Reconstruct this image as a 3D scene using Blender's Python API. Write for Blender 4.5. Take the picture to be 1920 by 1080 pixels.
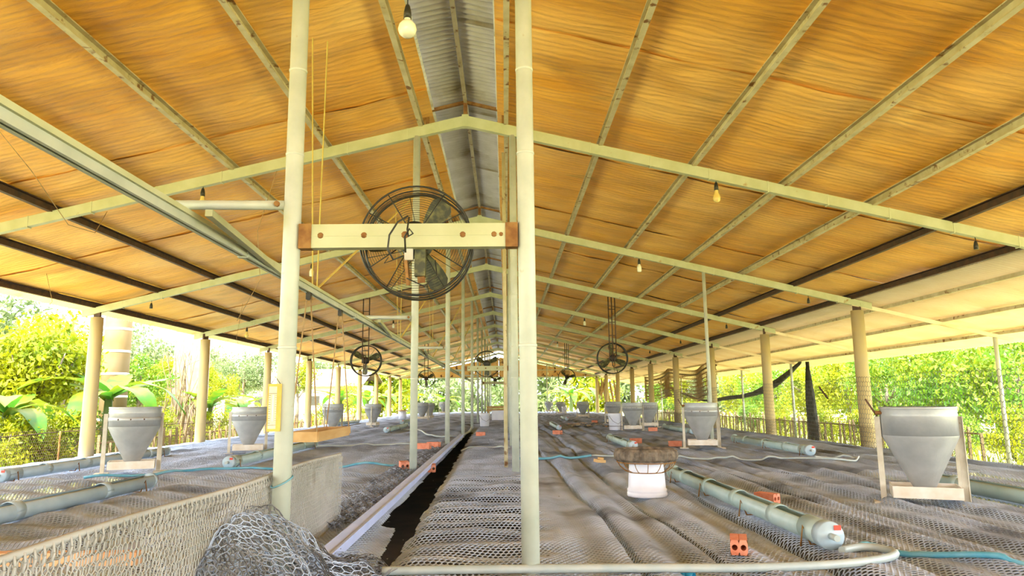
import bpy, math, random
import numpy as np
from mathutils import Vector, Matrix, Euler

random.seed(7); rng = np.random.default_rng(11)
S = bpy.context.scene
for o in list(bpy.data.objects): bpy.data.objects.remove(o)

# ------------------------------------------------------------------ camera, sky, sun, exposure
cam_d = bpy.data.cameras.new('camera'); cam = bpy.data.objects.new('camera', cam_d)
S.collection.objects.link(cam)
cam_d.sensor_width = 36; cam_d.lens = 36 * 1323.78 / 1920
cam_d.clip_start = .05; cam_d.clip_end = 500
cam.matrix_world = Matrix(((.99990689, .00873963, -.01047995, 0), (-.00896659, -.15812226, -.98737883, 0),
                           (-.01028644, .98738086, -.15802917, .67594), (0, 0, 0, 1)))
S.camera = cam
W = bpy.data.worlds.new('sky'); S.world = W; W.use_nodes = True
bg = W.node_tree.nodes['Background']
bg.inputs[0].default_value = (.90, .96, 1.0, 1); bg.inputs[1].default_value = 1.6
sun_d = bpy.data.lights.new('sun', 'SUN'); sun_d.energy = 4.5; sun_d.angle = math.radians(4); sun_d.color = (1, .97, .90)
sun = bpy.data.objects.new('sun', sun_d); S.collection.objects.link(sun)
sun.rotation_euler = (math.radians(40), math.radians(-12), 0)
S.view_settings.view_transform = 'Standard'; S.view_settings.look = 'None'
S.view_settings.gamma = 1; S.view_settings.use_curve_mapping = False
S.view_settings.exposure = 2.62
S.cycles.max_bounces = 10; S.cycles.diffuse_bounces = 6; S.cycles.transparent_max_bounces = 12

# ------------------------------------------------------------------ helpers
C = S.collection
def mat(name, c, c2=None, scale=5., detail=4., lo=.35, hi=.65, rough=.6, metal=0., bump=0., bscale=None, stretch=(1, 1, 1),
        c3=None, s3=2., lo3=.55, hi3=.7, spec=.3, trans=0.):
    m = bpy.data.materials.new(name); m.use_nodes = True
    nt = m.node_tree; N = nt.nodes; L = nt.links; b = N['Principled BSDF']
    b.inputs['Base Color'].default_value = (*c, 1); b.inputs['Roughness'].default_value = rough
    b.inputs['Metallic'].default_value = metal; b.inputs['Specular IOR Level'].default_value = spec
    tc = N.new('ShaderNodeTexCoord'); mp = N.new('ShaderNodeMapping'); mp.inputs['Scale'].default_value = stretch
    L.new(tc.outputs['Object'], mp.inputs[0])
    def noise(s, d=detail):
        n = N.new('ShaderNodeTexNoise'); n.inputs['Scale'].default_value = s; n.inputs['Detail'].default_value = d
        L.new(mp.outputs[0], n.inputs['Vector']); return n
    def ramp(n, a, z):
        r = N.new('ShaderNodeMapRange'); r.inputs[1].default_value = a; r.inputs[2].default_value = z
        L.new(n.outputs[0], r.inputs[0]); return r.outputs[0]
    def mix(f, a, z):
        x = N.new('ShaderNodeMix'); x.data_type = 'RGBA'; L.new(f, x.inputs[0])
        for i, v in ((6, a), (7, z)):
            if isinstance(v, tuple): x.inputs[i].default_value = (*v, 1)
            else: L.new(v, x.inputs[i])
        return x.outputs[2]
    col = None
    if c2: col = mix(ramp(noise(scale), lo, hi), c, c2)
    if c3: col = mix(ramp(noise(s3, 6), lo3, hi3), col if col else c, c3)
    if col: L.new(col, b.inputs['Base Color'])
    if bump:
        bn = N.new('ShaderNodeBump'); bn.inputs['Strength'].default_value = bump; bn.inputs['Distance'].default_value = .02
        L.new(noise(bscale or scale).outputs[0], bn.inputs['Height']); L.new(bn.outputs[0], b.inputs['Normal'])
    if trans:
        t = N.new('ShaderNodeBsdfTranslucent'); ms = N.new('ShaderNodeMixShader'); ms.inputs[0].default_value = trans
        if col: L.new(col, t.inputs[0])
        else: t.inputs[0].default_value = (*c, 1)
        L.new(b.outputs[0], ms.inputs[1]); L.new(t.outputs[0], ms.inputs[2]); L.new(ms.outputs[0], N['Material Output'].inputs[0])
    return m

def npmesh(name, V, F):
    """V (n,3), F (m,k) index array -> mesh"""
    V = np.asarray(V, np.float32); F = np.asarray(F, np.int32); m, k = F.shape
    me = bpy.data.meshes.new(name)
    me.vertices.add(len(V)); me.vertices.foreach_set('co', V.ravel())
    me.loops.add(m * k); me.loops.foreach_set('vertex_index', F.ravel())
    me.polygons.add(m); me.polygons.foreach_set('loop_start', np.arange(0, m * k, k, dtype=np.int32))
    me.polygons.foreach_set('loop_total', np.full(m, k, np.int32))
    me.update(calc_edges=True); return me

class MB:
    def __init__(s): s.v = []; s.f = []; s.sm = []
    def add(s, v, f, smooth=False):
        o = len(s.v); s.v += [tuple(p) for p in v]; s.f += [tuple(i + o for i in q) for q in f]; s.sm += [smooth] * len(f); return s
    def box(s, c, d, rot=None):
        hx, hy, hz = d[0] / 2, d[1] / 2, d[2] / 2
        v = [Vector((x, y, z)) for x in (-hx, hx) for y in (-hy, hy) for z in (-hz, hz)]
        if rot is not None: v = [rot @ p for p in v]
        v = [p + Vector(c) for p in v]
        return s.add(v, [(0, 1, 3, 2), (4, 6, 7, 5), (0, 4, 5, 1), (2, 3, 7, 6), (0, 2, 6, 4), (1, 5, 7, 3)])
    def bar(s, p, q, w, h, up=(0, 0, 1)):
        p = Vector(p); q = Vector(q); d = q - p; y = d.normalized(); u = Vector(up)
        if abs(y.dot(u)) > .98: u = Vector((1, 0, 0))
        x = y.cross(u).normalized(); z = x.cross(y); R = Matrix((x, y, z)).transposed()
        return s.box((p + q) / 2, (w, d.length, h), R)
    def tube(s, pts, r, n=8, cap=True, closed=False):
        pts = [Vector(p) for p in pts]; m = len(pts); rr = r if isinstance(r, (list, tuple)) else [r] * m
        v = []; px = None
        for i, p in enumerate(pts):
            if closed: d = pts[(i + 1) % m] - pts[i - 1]
            else: d = pts[min(i + 1, m - 1)] - pts[max(i - 1, 0)]
            d = d.normalized() if d.length > 1e-9 else Vector((0, 0, 1))
            if px is None: px = d.orthogonal().normalized()
            px = (px - d * px.dot(d)); px = px.normalized() if px.length > 1e-6 else d.orthogonal().normalized()
            py = d.cross(px)
            v += [p + (px * math.cos(2 * math.pi * k / n) + py * math.sin(2 * math.pi * k / n)) * rr[i] for k in range(n)]
        f = []
        for i in range(m if closed else m - 1):
            a = i * n; b = ((i + 1) % m) * n
            f += [(a + k, a + (k + 1) % n, b + (k + 1) % n, b + k) for k in range(n)]
        s.add(v, f, True)
        if cap and not closed:
            o = len(s.v) - len(v)
            s.f += [tuple(o + k for k in reversed(range(n))), tuple(o + (m - 1) * n + k for k in range(n))]; s.sm += [False] * 2
        return s
    def lathe(s, prof, n=24, c=(0, 0, 0), axis='z'):
        v = []
        for r, z in prof:
            for k in range(n):
                a = 2 * math.pi * k / n
                p = (r * math.cos(a), r * math.sin(a), z) if axis == 'z' else (r * math.cos(a), z, r * math.sin(a))
                v.append((p[0] + c[0], p[1] + c[1], p[2] + c[2]))
        f = [(i * n + k, i * n + (k + 1) % n, (i + 1) * n + (k + 1) % n, (i + 1) * n + k) for i in range(len(prof) - 1) for k in range(n)]
        return s.add(v, f, True)
    def extrude_y(s, poly, y0, y1):
        n = len(poly); v = [(x, y0, z) for x, z in poly] + [(x, y1, z) for x, z in poly]
        f = [(k, (k + 1) % n, n + (k + 1) % n, n + k) for k in range(n)] + [tuple(reversed(range(n))), tuple(range(n, 2 * n))]
        return s.add(v, f)
    def mesh(s, name):
        me = bpy.data.meshes.new(name); me.from_pydata(s.v, [], s.f)
        me.polygons.foreach_set('use_smooth', s.sm); me.update()
        return me

def obj(name, me, m, parent=None, loc=None, rot=None, scale=None):
    if isinstance(me, MB): me = me.mesh(name)
    if m and not me.materials: me.materials.append(m)
    o = bpy.data.objects.new(name, me); C.objects.link(o)
    if parent: o.parent = parent
    if loc is not None: o.location = loc
    if rot is not None: o.rotation_euler = rot
    if scale is not None: o.scale = (scale,) * 3 if not isinstance(scale, (tuple, list)) else scale
    return o
def tag(o, label=None, cat=None, group=None, kind=None):
    if label: o['label'] = label
    if cat: o['category'] = cat
    if group: o['group'] = group
    if kind: o['kind'] = kind
    return o
def thing(name, label, cat, loc=(0, 0, 0), rz=0, group=None):
    o = bpy.data.objects.new(name, None); C.objects.link(o); o.location = loc; o.rotation_euler = (0, 0, rz)
    return tag(o, label, cat, group)
ORD = ['nearest the camera', 'second from the camera', 'third from the camera', 'fourth from the camera', 'fifth from the camera', 'sixth from the camera',
       'seventh from the camera', 'eighth from the camera', 'ninth from the camera', 'tenth from the camera', 'eleventh from the camera', 'farthest from the camera']
def smooth(a, b, x):
    t = np.clip((x - a) / (b - a), 0, 1); return t * t * (3 - 2 * t)

# layout constants (metres): y runs down the barn, net floor at z=0
D = 4.0; Y0 = 6.94; XR_ = -.39; ZR = 3.59; SL = .237
TY = lambda k: Y0 + k * D
NK = 9; YEND = TY(NK)
XL, XRR = -6.32, 5.52; PXL, PXR = -.888, .093
def rz(x): return ZR - SL * abs(x - XR_)          # rafter top line
PURL_L = [-.85, -1.81, -2.76, -3.66, -4.55, -5.41, -6.36]
PURL_R = [.03, 1.0, 1.95, 2.88, 3.76, 4.56, 5.45]

SEAMS = [.50, .90, 1.35, 1.95, 2.55, 3.2, 3.9]
def fz(x, y):
    x = np.asarray(x, float); y = np.asarray(y, float)
    c = smooth(-.56, -.42, x) * (1 - smooth(.0, .3, x))
    ph = 2 * np.pi * y / .30 + 1.5 * np.sin(1.31 * y) + .9 * np.sin(2.9 * y + 2 * x)
    z = c * (.016 * np.sin(ph) + .008 * np.sin(ph * .53 + 3 * x))
    z += -.05 * np.exp(-((x + .61 + .016 * (y - 3.3)) / (.15)) ** 4) * (1 - smooth(17, 20, y))
    rgt = smooth(.15, .6, x)
    z += rgt * (.016 * np.sin(2 * np.pi * x / .47 + .7 * np.sin(.8 * y) + .4 * np.sin(2.1 * y)) + .010 * np.sin(2 * np.pi * x / .19 + 1.2 * np.sin(1.1 * y + x)))
    for i, s in enumerate(SEAMS):
        z += -.030 * np.exp(-((x - s - .05 * np.sin(.45 * y + i * 2) - .015 * np.sin(1.9 * y + i)) / .014) ** 2)
    lft = 1 - smooth(-1.15, -.9, x)
    z += lft * (.03 + .014 * np.sin(2 * np.pi * x / .55 + .9 * np.sin(.7 * y)) + .009 * np.sin(2 * np.pi * y / .37 + 2.2 * np.sin(1.3 * x + .5 * y)))
    z += .006 * np.sin(7.1 * x + 3.3 * y) * np.sin(2.7 * x - 5.1 * y) + .004 * np.sin(13.7 * x - 4.1 * y)
    z += -.012 * np.clip(np.abs(x) - 3, 0, None) ** 2
    return z
def F(x, y, dz=0): return (x, y, float(fz(x, y)) + dz)

def strands(P0, P1, nrm, r, h):
    """three sided strands between point arrays"""
    d = P1 - P0; d /= np.linalg.norm(d, axis=1, keepdims=True) + 1e-12
    s = np.cross(d, nrm); s /= np.linalg.norm(s, axis=1, keepdims=True) + 1e-12
    a0, b0, c0 = P0 + s * r, P0 - s * r, P0 + nrm * h; a1, b1, c1 = P1 + s * r, P1 - s * r, P1 + nrm * h
    V = np.stack([a0, b0, c0, a1, b1, c1], 1).reshape(-1, 3); o = (np.arange(len(P0)) * 6)[:, None]
    Fq = np.concatenate([o + np.array([[0, 2, 5, 3]]), o + np.array([[2, 1, 4, 5]]), o + np.array([[1, 0, 3, 4]])])
    return V, Fq
def hexedges(u0, u1, v0, v1, c, stretch=1.0):
    """edges of a hexagon net; c = width across flats. returns arrays (n,2),(n,2)"""
    w = c; hh = c / math.sqrt(3) * stretch; E0 = []; E1 = []
    nu = int((u1 - u0) / w) + 2; nv = int((v1 - v0) / (1.5 * hh)) + 2
    i, j = np.meshgrid(np.arange(nu), np.arange(nv), indexing='ij'); i = i.ravel(); j = j.ravel()
    cx = u0 + (i + .5 * (j % 2)) * w; cy = v0 + j * 1.5 * hh
    p = lambda dx, dy: np.stack([cx + dx, cy + dy], 1)
    A = p(-w / 2, hh / 2); B = p(0, hh); Cc = p(w / 2, hh / 2); Dd = p(w / 2, -hh / 2)
    return np.concatenate([A, B, Cc]), np.concatenate([B, Cc, Dd])
def hexnet(name, u0, u1, v0, v1, c, fn, nfn, r, h, stretch=1., keep=None):
    a, b = hexedges(u0, u1, v0, v1, c, stretch)
    if keep is not None:
        k = keep((a[:, 0] + b[:, 0]) / 2, (a[:, 1] + b[:, 1]) / 2); a = a[k]; b = b[k]
    P0 = fn(a[:, 0], a[:, 1]); P1 = fn(b[:, 0], b[:, 1])
    V, Fq = strands(P0, P1, np.broadcast_to(nfn, P0.shape) if not callable(nfn) else nfn(a[:, 0], a[:, 1]), r, h)
    return npmesh(name, V, Fq)

# ------------------------------------------------------------------ materials
def ceiling_material():
    m = bpy.data.materials.new('golden_insulation_foil'); m.use_nodes = True
    nt = m.node_tree; N = nt.nodes; L = nt.links; b = N['Principled BSDF']
    tc = N.new('ShaderNodeTexCoord'); oi = N.new('ShaderNodeObjectInfo')
    def mapp(s):
        mp = N.new('ShaderNodeMapping'); mp.inputs['Scale'].default_value = s; L.new(tc.outputs['Object'], mp.inputs[0]); return mp.outputs[0]
    def nz(vec, s, d=5, dist=0.):
        n = N.new('ShaderNodeTexNoise'); n.inputs['Scale'].default_value = s; n.inputs['Detail'].default_value = d
        n.inputs['Distortion'].default_value = dist; L.new(vec, n.inputs['Vector']); return n.outputs[0]
    def mr(x, a, z, o0=0., o1=1.):
        r = N.new('ShaderNodeMapRange'); r.inputs[1].default_value = a; r.inputs[2].default_value = z
        r.inputs[3].default_value = o0; r.inputs[4].default_value = o1; L.new(x, r.inputs[0]); return r.outputs[0]
    def mx(f, a, z):
        x = N.new('ShaderNodeMix'); x.data_type = 'RGBA'; L.new(f, x.inputs[0])
        for i, v in ((6, a), (7, z)):
            if isinstance(v, tuple): x.inputs[i].default_value = (*v, 1)
            else: L.new(v, x.inputs[i])
        return x.outputs[2]
    streak = nz(mapp((.5, 2.0, 1)), 1.5, 6, .5); blot = nz(mapp((.6, .8, 1)), 1.1, 5); fine = nz(mapp((1.3, 6.5, 1)), 2.4, 5, .9)
    c = mx(mr(streak, .35, .68), (.92, .47, .070), (.76, .33, .030))
    c = mx(mr(blot, .42, .66), c, (.95, .56, .15))
    c = mx(mr(nz(mapp((.8, 1.6, 1)), 2.1, 6), .62, .78), c, (.52, .30, .07))
    c = mx(mr(nz(mapp((.5, 1.5, 1)), 1.3, 7, .8), .50, .78, 0, .8), c, (.44, .19, .02))
    c = mx(mr(oi.outputs['Random'], 0, 1, 0, .35), c, (.90, .49, .12))
    L.new(c, b.inputs['Base Color']); b.inputs['Roughness'].default_value = .5; b.inputs['Specular IOR Level'].default_value = .35
    add = N.new('ShaderNodeMath'); add.operation = 'ADD'
    w = N.new('ShaderNodeTexWave'); w.bands_direction = 'Y'; w.inputs['Scale'].default_value = 4.2
    w.inputs['Distortion'].default_value = 5; w.inputs['Detail'].default_value = 3; w.inputs['Detail Scale'].default_value = .7
    L.new(mapp((.7, 1, 1)), w.inputs[0])
    sc = N.new('ShaderNodeMath'); sc.operation = 'MULTIPLY'; sc.inputs[1].default_value = .22; L.new(w.outputs['Fac'], sc.inputs[0])
    L.new(sc.outputs[0], add.inputs[0]); L.new(fine, add.inputs[1])
    bp = N.new('ShaderNodeBump'); bp.inputs['Strength'].default_value = .8; bp.inputs['Distance'].default_value = .025
    L.new(add.outputs[0], bp.inputs['Height']); L.new(bp.outputs[0], b.inputs['Normal'])
    return m
def floor_material():
    m = mat('dusty_grey_net_floor', (.27, .325, .45), (.43, .51, .70), 1.6, 6, .35, .62, .9, c3=(.08, .09, .11), s3=1.1, lo3=.52, hi3=.70, stretch=(1, .55, 1), spec=.1)
    nt = m.node_tree; N = nt.nodes; L = nt.links; b = N['Principled BSDF']
    tc = N.new('ShaderNodeTexCoord'); vo = N.new('ShaderNodeTexVoronoi'); vo.inputs['Scale'].default_value = 42
    vo.feature = 'DISTANCE_TO_EDGE'; L.new(tc.outputs['Object'], vo.inputs['Vector'])
    n = N.new('ShaderNodeTexNoise'); n.inputs['Scale'].default_value = 9; n.inputs['Detail'].default_value = 6
    L.new(tc.outputs['Object'], n.inputs['Vector'])
    ad = N.new('ShaderNodeMath'); ad.operation = 'MULTIPLY_ADD'; ad.inputs[1].default_value = -.5
    L.new(vo.outputs[0], ad.inputs[0]); L.new(n.outputs[0], ad.inputs[2])
    bp = N.new('ShaderNodeBump'); bp.inputs['Strength'].default_value = .9; bp.inputs['Distance'].default_value = .03
    L.new(ad.outputs[0], bp.inputs['Height']); L.new(bp.outputs[0], b.inputs['Normal'])
    return m
M = dict(
    foil=ceiling_material(), floor=floor_material(),
    zinc=mat('weathered_corrugated_zinc', (.52, .50, .44), (.66, .64, .60), 3, 6, .35, .65, .45, .15, c3=(.30, .24, .13), s3=1.7, lo3=.56, hi3=.72),
    awning=mat('cream_awning_sheet', (.84, .68, .42), (.90, .77, .54), 2, 5, .35, .65, .6, c3=(.66, .48, .26), s3=2.4, lo3=.62, hi3=.75, trans=.12),
    beam=mat('pale_green_painted_steel', (.45, .455, .25), (.53, .535, .33), 6, 6, .35, .65, .55, c3=(.36, .22, .08), s3=9, lo3=.68, hi3=.78),
    purlin=mat('rust_spotted_steel', (.60, .53, .33), (.46, .38, .20), 7, 6, .35, .65, .6, c3=(.20, .09, .03), s3=11, lo3=.60, hi3=.68),
    dark=mat('dark_rusty_iron', (.055, .035, .025), (.11, .055, .03), 14, 5, .35, .65, .7),
    post=mat('galvanised_post', (.46, .49, .40), (.56, .58, .48), 7, 6, .35, .65, .5, .1, c3=(.42, .34, .16), s3=13, lo3=.70, hi3=.80),
    column=mat('tan_concrete_column', (.54, .41, .17), (.46, .37, .20), 3, 6, .3, .7, .85, bump=.06, bscale=20, c3=(.42, .38, .30), s3=1.2, lo3=.55, hi3=.75),
    steel=mat('galvanised_sheet', (.36, .365, .36), (.45, .455, .45), 9, 6, .3, .7, .42, .35, bump=.05, bscale=40),
    leg=mat('rusty_cream_angle_iron', (.62, .58, .48), (.50, .44, .33), 12, 6, .35, .65, .6, c3=(.28, .15, .07), s3=16, lo3=.66, hi3=.74),
    pan=mat('white_feed_pan', (.76, .71, .62), (.66, .56, .42), 10, 6, .4, .7, .55),
    pvc=mat('grey_green_pvc', (.34, .46, .44), (.42, .53, .51), 6, 5, .35, .65, .35, spec=.5, c3=(.25, .30, .28), s3=10, lo3=.66, hi3=.8),
    pvcblue=mat('blue_grey_pvc', (.36, .47, .54), (.45, .56, .62), 6, 5, .35, .65, .35, spec=.5),
    white=mat('white_plastic', (.72, .72, .80), (.80, .80, .84), 6, 4, .35, .65, .4, spec=.5),
    brick=mat('orange_clay_brick', (.62, .20, .11), (.72, .30, .19), 14, 6, .35, .65, .9, bump=.2, bscale=60),
    rubber=mat('dusty_tyre_rubber', (.10, .08, .06), (.24, .19, .14), 18, 6, .4, .65, .9, bump=.4, bscale=50),
    hose=mat('pale_clear_hose', (.44, .48, .45), (.36, .42, .41), 12, 4, .35, .65, .4, spec=.5),
    blue=mat('blue_hose', (.07, .30, .42), (.20, .42, .50), 9, 5, .35, .7, .4, spec=.5),
    black=mat('black_paint', (.02, .02, .018), (.045, .04, .025), 16, 4, .35, .65, .4),
    fanblade=mat('mossy_dark_blade', (.05, .05, .025), (.16, .15, .05), 22, 5, .45, .62, .5),
    rust=mat('rusted_bracket', (.20, .085, .025), (.33, .17, .05), 20, 5, .35, .65, .85),
    strap=mat('yellow_strap', (.70, .55, .14), (.60, .44, .10), 12, 4, .35, .65, .8),
    rope=mat('brown_rope', (.30, .18, .08), (.44, .30, .14), 30, 4, .35, .65, .9),
    wood=mat('weathered_board', (.60, .40, .18), (.46, .27, .10), 8, 6, .35, .65, .85, stretch=(1, .2, 1), bump=.2, bscale=20),
    redwood=mat('reddish_timber', (.58, .28, .13), (.68, .40, .22), 10, 5, .35, .65, .85, stretch=(.2, 1, 1)),
    thermo=mat('yellow_wood_plate', (.72, .50, .10), (.62, .40, .08), 30, 4, .35, .65, .7),
    paper=mat('cream_dial', (.78, .70, .48), (.70, .62, .42), 60, 4, .35, .65, .8),
    bulb=mat('opal_bulb_glass', (.88, .85, .66), None, rough=.15, spec=.6),
    amber=mat('amber_bulb_glass', (.75, .55, .16), None, rough=.12, spec=.6),
    net=mat('pale_grey_net', (.37, .43, .55), (.52, .60, .76), 2.2, 6, .35, .62, .85, c3=(.11, .115, .13), s3=1.3, lo3=.54, hi3=.72, spec=.15),
    netbeige=mat('beige_net', (.36, .355, .32), (.46, .45, .42), 3, 5, .35, .65, .85, c3=(.20, .17, .12), s3=4, lo3=.6, hi3=.75),
    netdark=mat('charcoal_net', (.10, .10, .11), (.30, .30, .31), 6, 5, .4, .62, .8),
    wire=mat('chicken_wire', (.14, .15, .14), (.20, .20, .17), 5, 4, .35, .65, .5, .3),
    black_net=mat('black_shade_net', (.035, .035, .03), (.08, .075, .06), 8, 4, .35, .65, .9, trans=.1),
    soil=mat('dark_soil', (.035, .03, .025), (.07, .055, .04), 3, 5, .35, .65, .95),
    grass=mat('dry_grass_ground', (.42, .40, .14), (.52, .44, .24), .6, 6, .35, .65, .95, c3=(.28, .34, .08), s3=.25, lo3=.5, hi3=.65),
    leafA=mat('yellow_green_leaf', (.27, .28, .003), (.13, .19, .005), 3, 4, .4, .6, .55, trans=.35),
    leafB=mat('fresh_green_leaf', (.085, .20, .015), (.17, .23, .008), 2.5, 4, .4, .6, .5, trans=.35),
    leafC=mat('pale_hazy_leaf', (.12, .17, .06), (.16, .20, .08), 2, 4, .4, .6, .6, trans=.3),
    banana=mat('banana_leaf', (.045, .15, .012), (.14, .17, .008), 2, 4, .4, .6, .45, trans=.4),
    dryleaf=mat('dry_brown_leaf', (.42, .28, .12), (.32, .20, .08), 6, 4, .4, .6, .8, trans=.2),
    bark=mat('grey_bark', (.12, .09, .06), (.18, .15, .11), 9, 6, .35, .65, .95, stretch=(1, 1, .3), bump=.4, bscale=14),
    bamboo=mat('pale_stakes', (.24, .18, .09), (.15, .10, .05), 6, 5, .35, .65, .9),
    gable=mat('peeling_gable_sheet', (.60, .33, .09), (.70, .44, .15), 2, 6, .35, .65, .8, c3=(.12, .045, .02), s3=3.2, lo3=.58, hi3=.64),
    wallwhite=mat('chalky_render', (.42, .42, .41), (.36, .35, .33), 2, 5, .35, .65, .9),
    tanwall=mat('tan_tank', (.17, .105, .032), (.18, .14, .075), 1.5, 5, .35, .65, .85),
    rooftile=mat('brown_roof_sheet', (.17, .12, .09), (.23, .18, .14), 3, 5, .35, .65, .8),
    litter=mat('paper_litter', (.72, .70, .64), (.75, .40, .25), 6, 3, .55, .6, .8, c3=(.12, .30, .60), s3=9, lo3=.62, hi3=.66),
    mark=mat('black_ink', (.03, .025, .02)),
    red=mat('red_plastic', (.65, .08, .05)),
)

# ------------------------------------------------------------------ structure: ground, floor, roof
g = MB(); g.add([(-160, -60, -.62), (160, -60, -.62), (160, 200, -.62), (-160, 200, -.62)], [(0, 1, 2, 3)])
tag(obj('ground', g, M['grass']), kind='structure')
pit = MB(); pit.box((-.4, 23, -.56), (11.6, 49, .1)); tag(obj('floor_pit', pit, M['soil']), kind='structure')

def in_gap(x, y):                                     # open slot beside the aisle strip
    w = .012 * np.sin(5 * y) + .008 * np.sin(13 * y)
    return (x > -.722 - .012 * (y - 3)) & (x < -.50 - .0205 * (y - 3.3) + w) & (y > 4.3 - 1.2 * smooth(.0, .1, x + .66)) & (y < 17)
def grid_mesh(name, xs, ys, fn, gap=False):
    X, Y = np.meshgrid(xs, ys, indexing='ij'); V = np.stack([X, Y, fn(X, Y)], -1).reshape(-1, 3); n = len(ys)
    i, j = np.meshgrid(np.arange(len(xs) - 1), np.arange(n - 1), indexing='ij'); a = (i * n + j).ravel()
    if gap: a = a[~in_gap(V[a, 0] + .009, V[a, 1] + .02)]
    me = npmesh(name, V, np.stack([a, a + n, a + n + 1, a + 1], 1)); me.polygons.foreach_set('use_smooth', np.ones(len(a), bool)); return me
NEAR = 6.6
ys = [NEAR]
while ys[-1] < YEND + 1.6: ys.append(ys[-1] + max(.035, .006 * ys[-1]))
xs = np.unique(np.concatenate([np.arange(-6.6, -1.3, .07), np.arange(-1.3, 4.2, .0175), np.arange(4.2, 5.72, .07)]))
floor = tag(obj('floor', grid_mesh('floor', xs, np.array(ys), lambda x, y: fz(x, y), True), M['floor']), kind='structure')
near = hexnet('net_mesh', -6.4, 5.7, 1.7, NEAR + .06, .024, lambda x, y: np.stack([x, y, fz(x, y)], 1), np.array([0, 0, 1.]), .0036, .0055,
              1.15, keep=lambda x, y: (np.abs(x) < .80 * y + .7) & ~in_gap(x, y))
tag(obj('net_mesh', near, M['net'], floor), kind='stuff')

ceiling = bpy.data.objects.new('ceiling', None); C.objects.link(ceiling); tag(ceiling, kind='structure')
SH = .085                                            # sheets lie this far above the rafters
def strip(side, y0, y1, xa, xb, i):
    nx = 44; ny = 20 if y0 < 20 else 8
    X = np.linspace(xa, xb, nx); Yv = np.linspace(y0 - .02, y1 + .02, ny)
    def zf(x, y):
        z = rz_np(x) + SH + .014 * (i % 2)
        pu = np.min(np.abs(x[..., None] - np.array(PURL_L + PURL_R)), -1)
        sag = np.clip(pu / .45, 0, 1)
        return z - sag * (.010 + .008 * np.sin(9 * y + 3 * np.sin(2 * x + i)) + .006 * np.sin(23 * y + 1.5 * np.sin(3 * x)) + .005 * np.sin(5 * x + i))
    return grid_mesh('insulation_sheet', X, Yv, zf)
def rz_np(x): return ZR - SL * np.abs(x - XR_)
YB = -13.2; yy = YB; i = 0  # roof carried on unseen behind the camera, added to dim the near end
while yy < YEND + .6:
    y1 = min(yy + 1.22, YEND + .7)
    obj('insulation_sheet', strip(-1, yy, y1, -6.42, -.72, i), M['foil'], ceiling)
    obj('insulation_sheet', strip(1, yy, y1, -.06, 5.62, i + 5), M['foil'], ceiling)
    yy = y1; i += 1
# corrugated outer sheets: eave strip on the left, raised ridge cap
def corrugated(name, x0, z0, x1, z1, ylen, wave=.076, amp=.010, nx=2, th=.004):
    n = int(ylen / wave * 8); Yv = np.linspace(0, ylen, n + 1); X = np.linspace(0, 1, nx)
    u, y = np.meshgrid(X, Yv, indexing='ij')
    V = np.stack([x0 + (x1 - x0) * u, y, z0 + (z1 - z0) * u + amp * np.sin(2 * np.pi * y / wave)], -1).reshape(-1, 3)
    V2 = V + np.array([0, 0, th]); m = n + 1
    a, b = np.meshgrid(np.arange(nx - 1), np.arange(n), indexing='ij'); q = (a * m + b).ravel()
    Fb = np.stack([q, q + 1, q + m + 1, q + m], 1); Ft = np.stack([q, q + m, q + m + 1, q + 1], 1) + len(V)
    e = np.arange(n); s0 = np.stack([e, e + len(V), e + 1 + len(V), e + 1], 1); l = (nx - 1) * m; s1 = np.stack([e + l, e + 1 + l, e + 1 + l + len(V), e + l + len(V)], 1)
    me = npmesh(name, np.concatenate([V, V2]), np.concatenate([Fb, Ft, s0, s1])); me.polygons.foreach_set('use_smooth', np.ones(len(me.polygons), bool)); return me
capz = 3.80; capw = .50
cl = corrugated('ridge_sheet', XR_ - capw, capz - .237 * capw, XR_, capz, 1.9, amp=.013); cr = corrugated('ridge_sheet', XR_, capz, XR_ + capw, capz - .237 * capw, 1.9, amp=.013)
el = corrugated('eave_sheet', -6.82, rz(-6.82) + SH + .03, -6.2, rz(-6.2) + SH + .03, 1.9)
ov = corrugated('roof_sheet', -6.3, rz(-6.3) + SH + .06, -.71, rz(-.71) + SH + .06, 1.9); orr = corrugated('roof_sheet', -.07, rz(-.07) + SH + .06, 5.75, rz(5.75) + SH + .06, 1.9)
yy = YB
while yy < YEND + .5:
    for me in (cl, cr, ov, orr): obj('ridge_sheet' if me in (cl, cr) else 'roof_sheet', me, M['zinc'], ceiling, (0, yy, 0))
    obj('eave_sheet', el, M['awning'], ceiling, (0, yy, 0)); yy += 1.86
# ridge pole of the raised cap
rp = MB(); rp.bar((XR_, YB, capz - .045), (XR_, YEND + .6, capz - .045), .035, .05); obj('ridge_pole', rp, M['purlin'], ceiling)

# purlins
def purlin_thing(x, i, side):
    z = rz(x) + .035; sgn = 1 if side == 'left' else -1
    m = MB(); w, h, t = .045, .085, .008
    prof = [(-w / 2, -h / 2), (w / 2, -h / 2), (w / 2, -h / 2 + t), (-w / 2 + t, -h / 2 + t), (-w / 2 + t, h / 2 - t), (w / 2, h / 2 - t), (w / 2, h / 2), (-w / 2, h / 2)]
    prof = [(x + sgn * a, z + b) for a, b in prof]
    if sgn < 0: prof = prof[::-1]
    m.extrude_y(prof, YB, YEND + .5)
    names = ['next to the ridge', 'second from the ridge', 'third from the ridge', 'fourth from the ridge', 'fifth from the ridge', 'sixth from the ridge', 'lowest, along the eave']
    dark = i >= (4 if side == 'left' else 5)
    tag(obj('purlin', m, M['dark'] if dark else M['purlin']), ('dark rusty' if dark else 'pale rust-spotted') + f' steel purlin on the {side} roof slope, {names[i]}', 'purlin', 'roof purlins')
for i, x in enumerate(PURL_L): purlin_thing(x, i, 'left')
for i, x in enumerate(PURL_R): purlin_thing(x, i, 'right')

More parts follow.
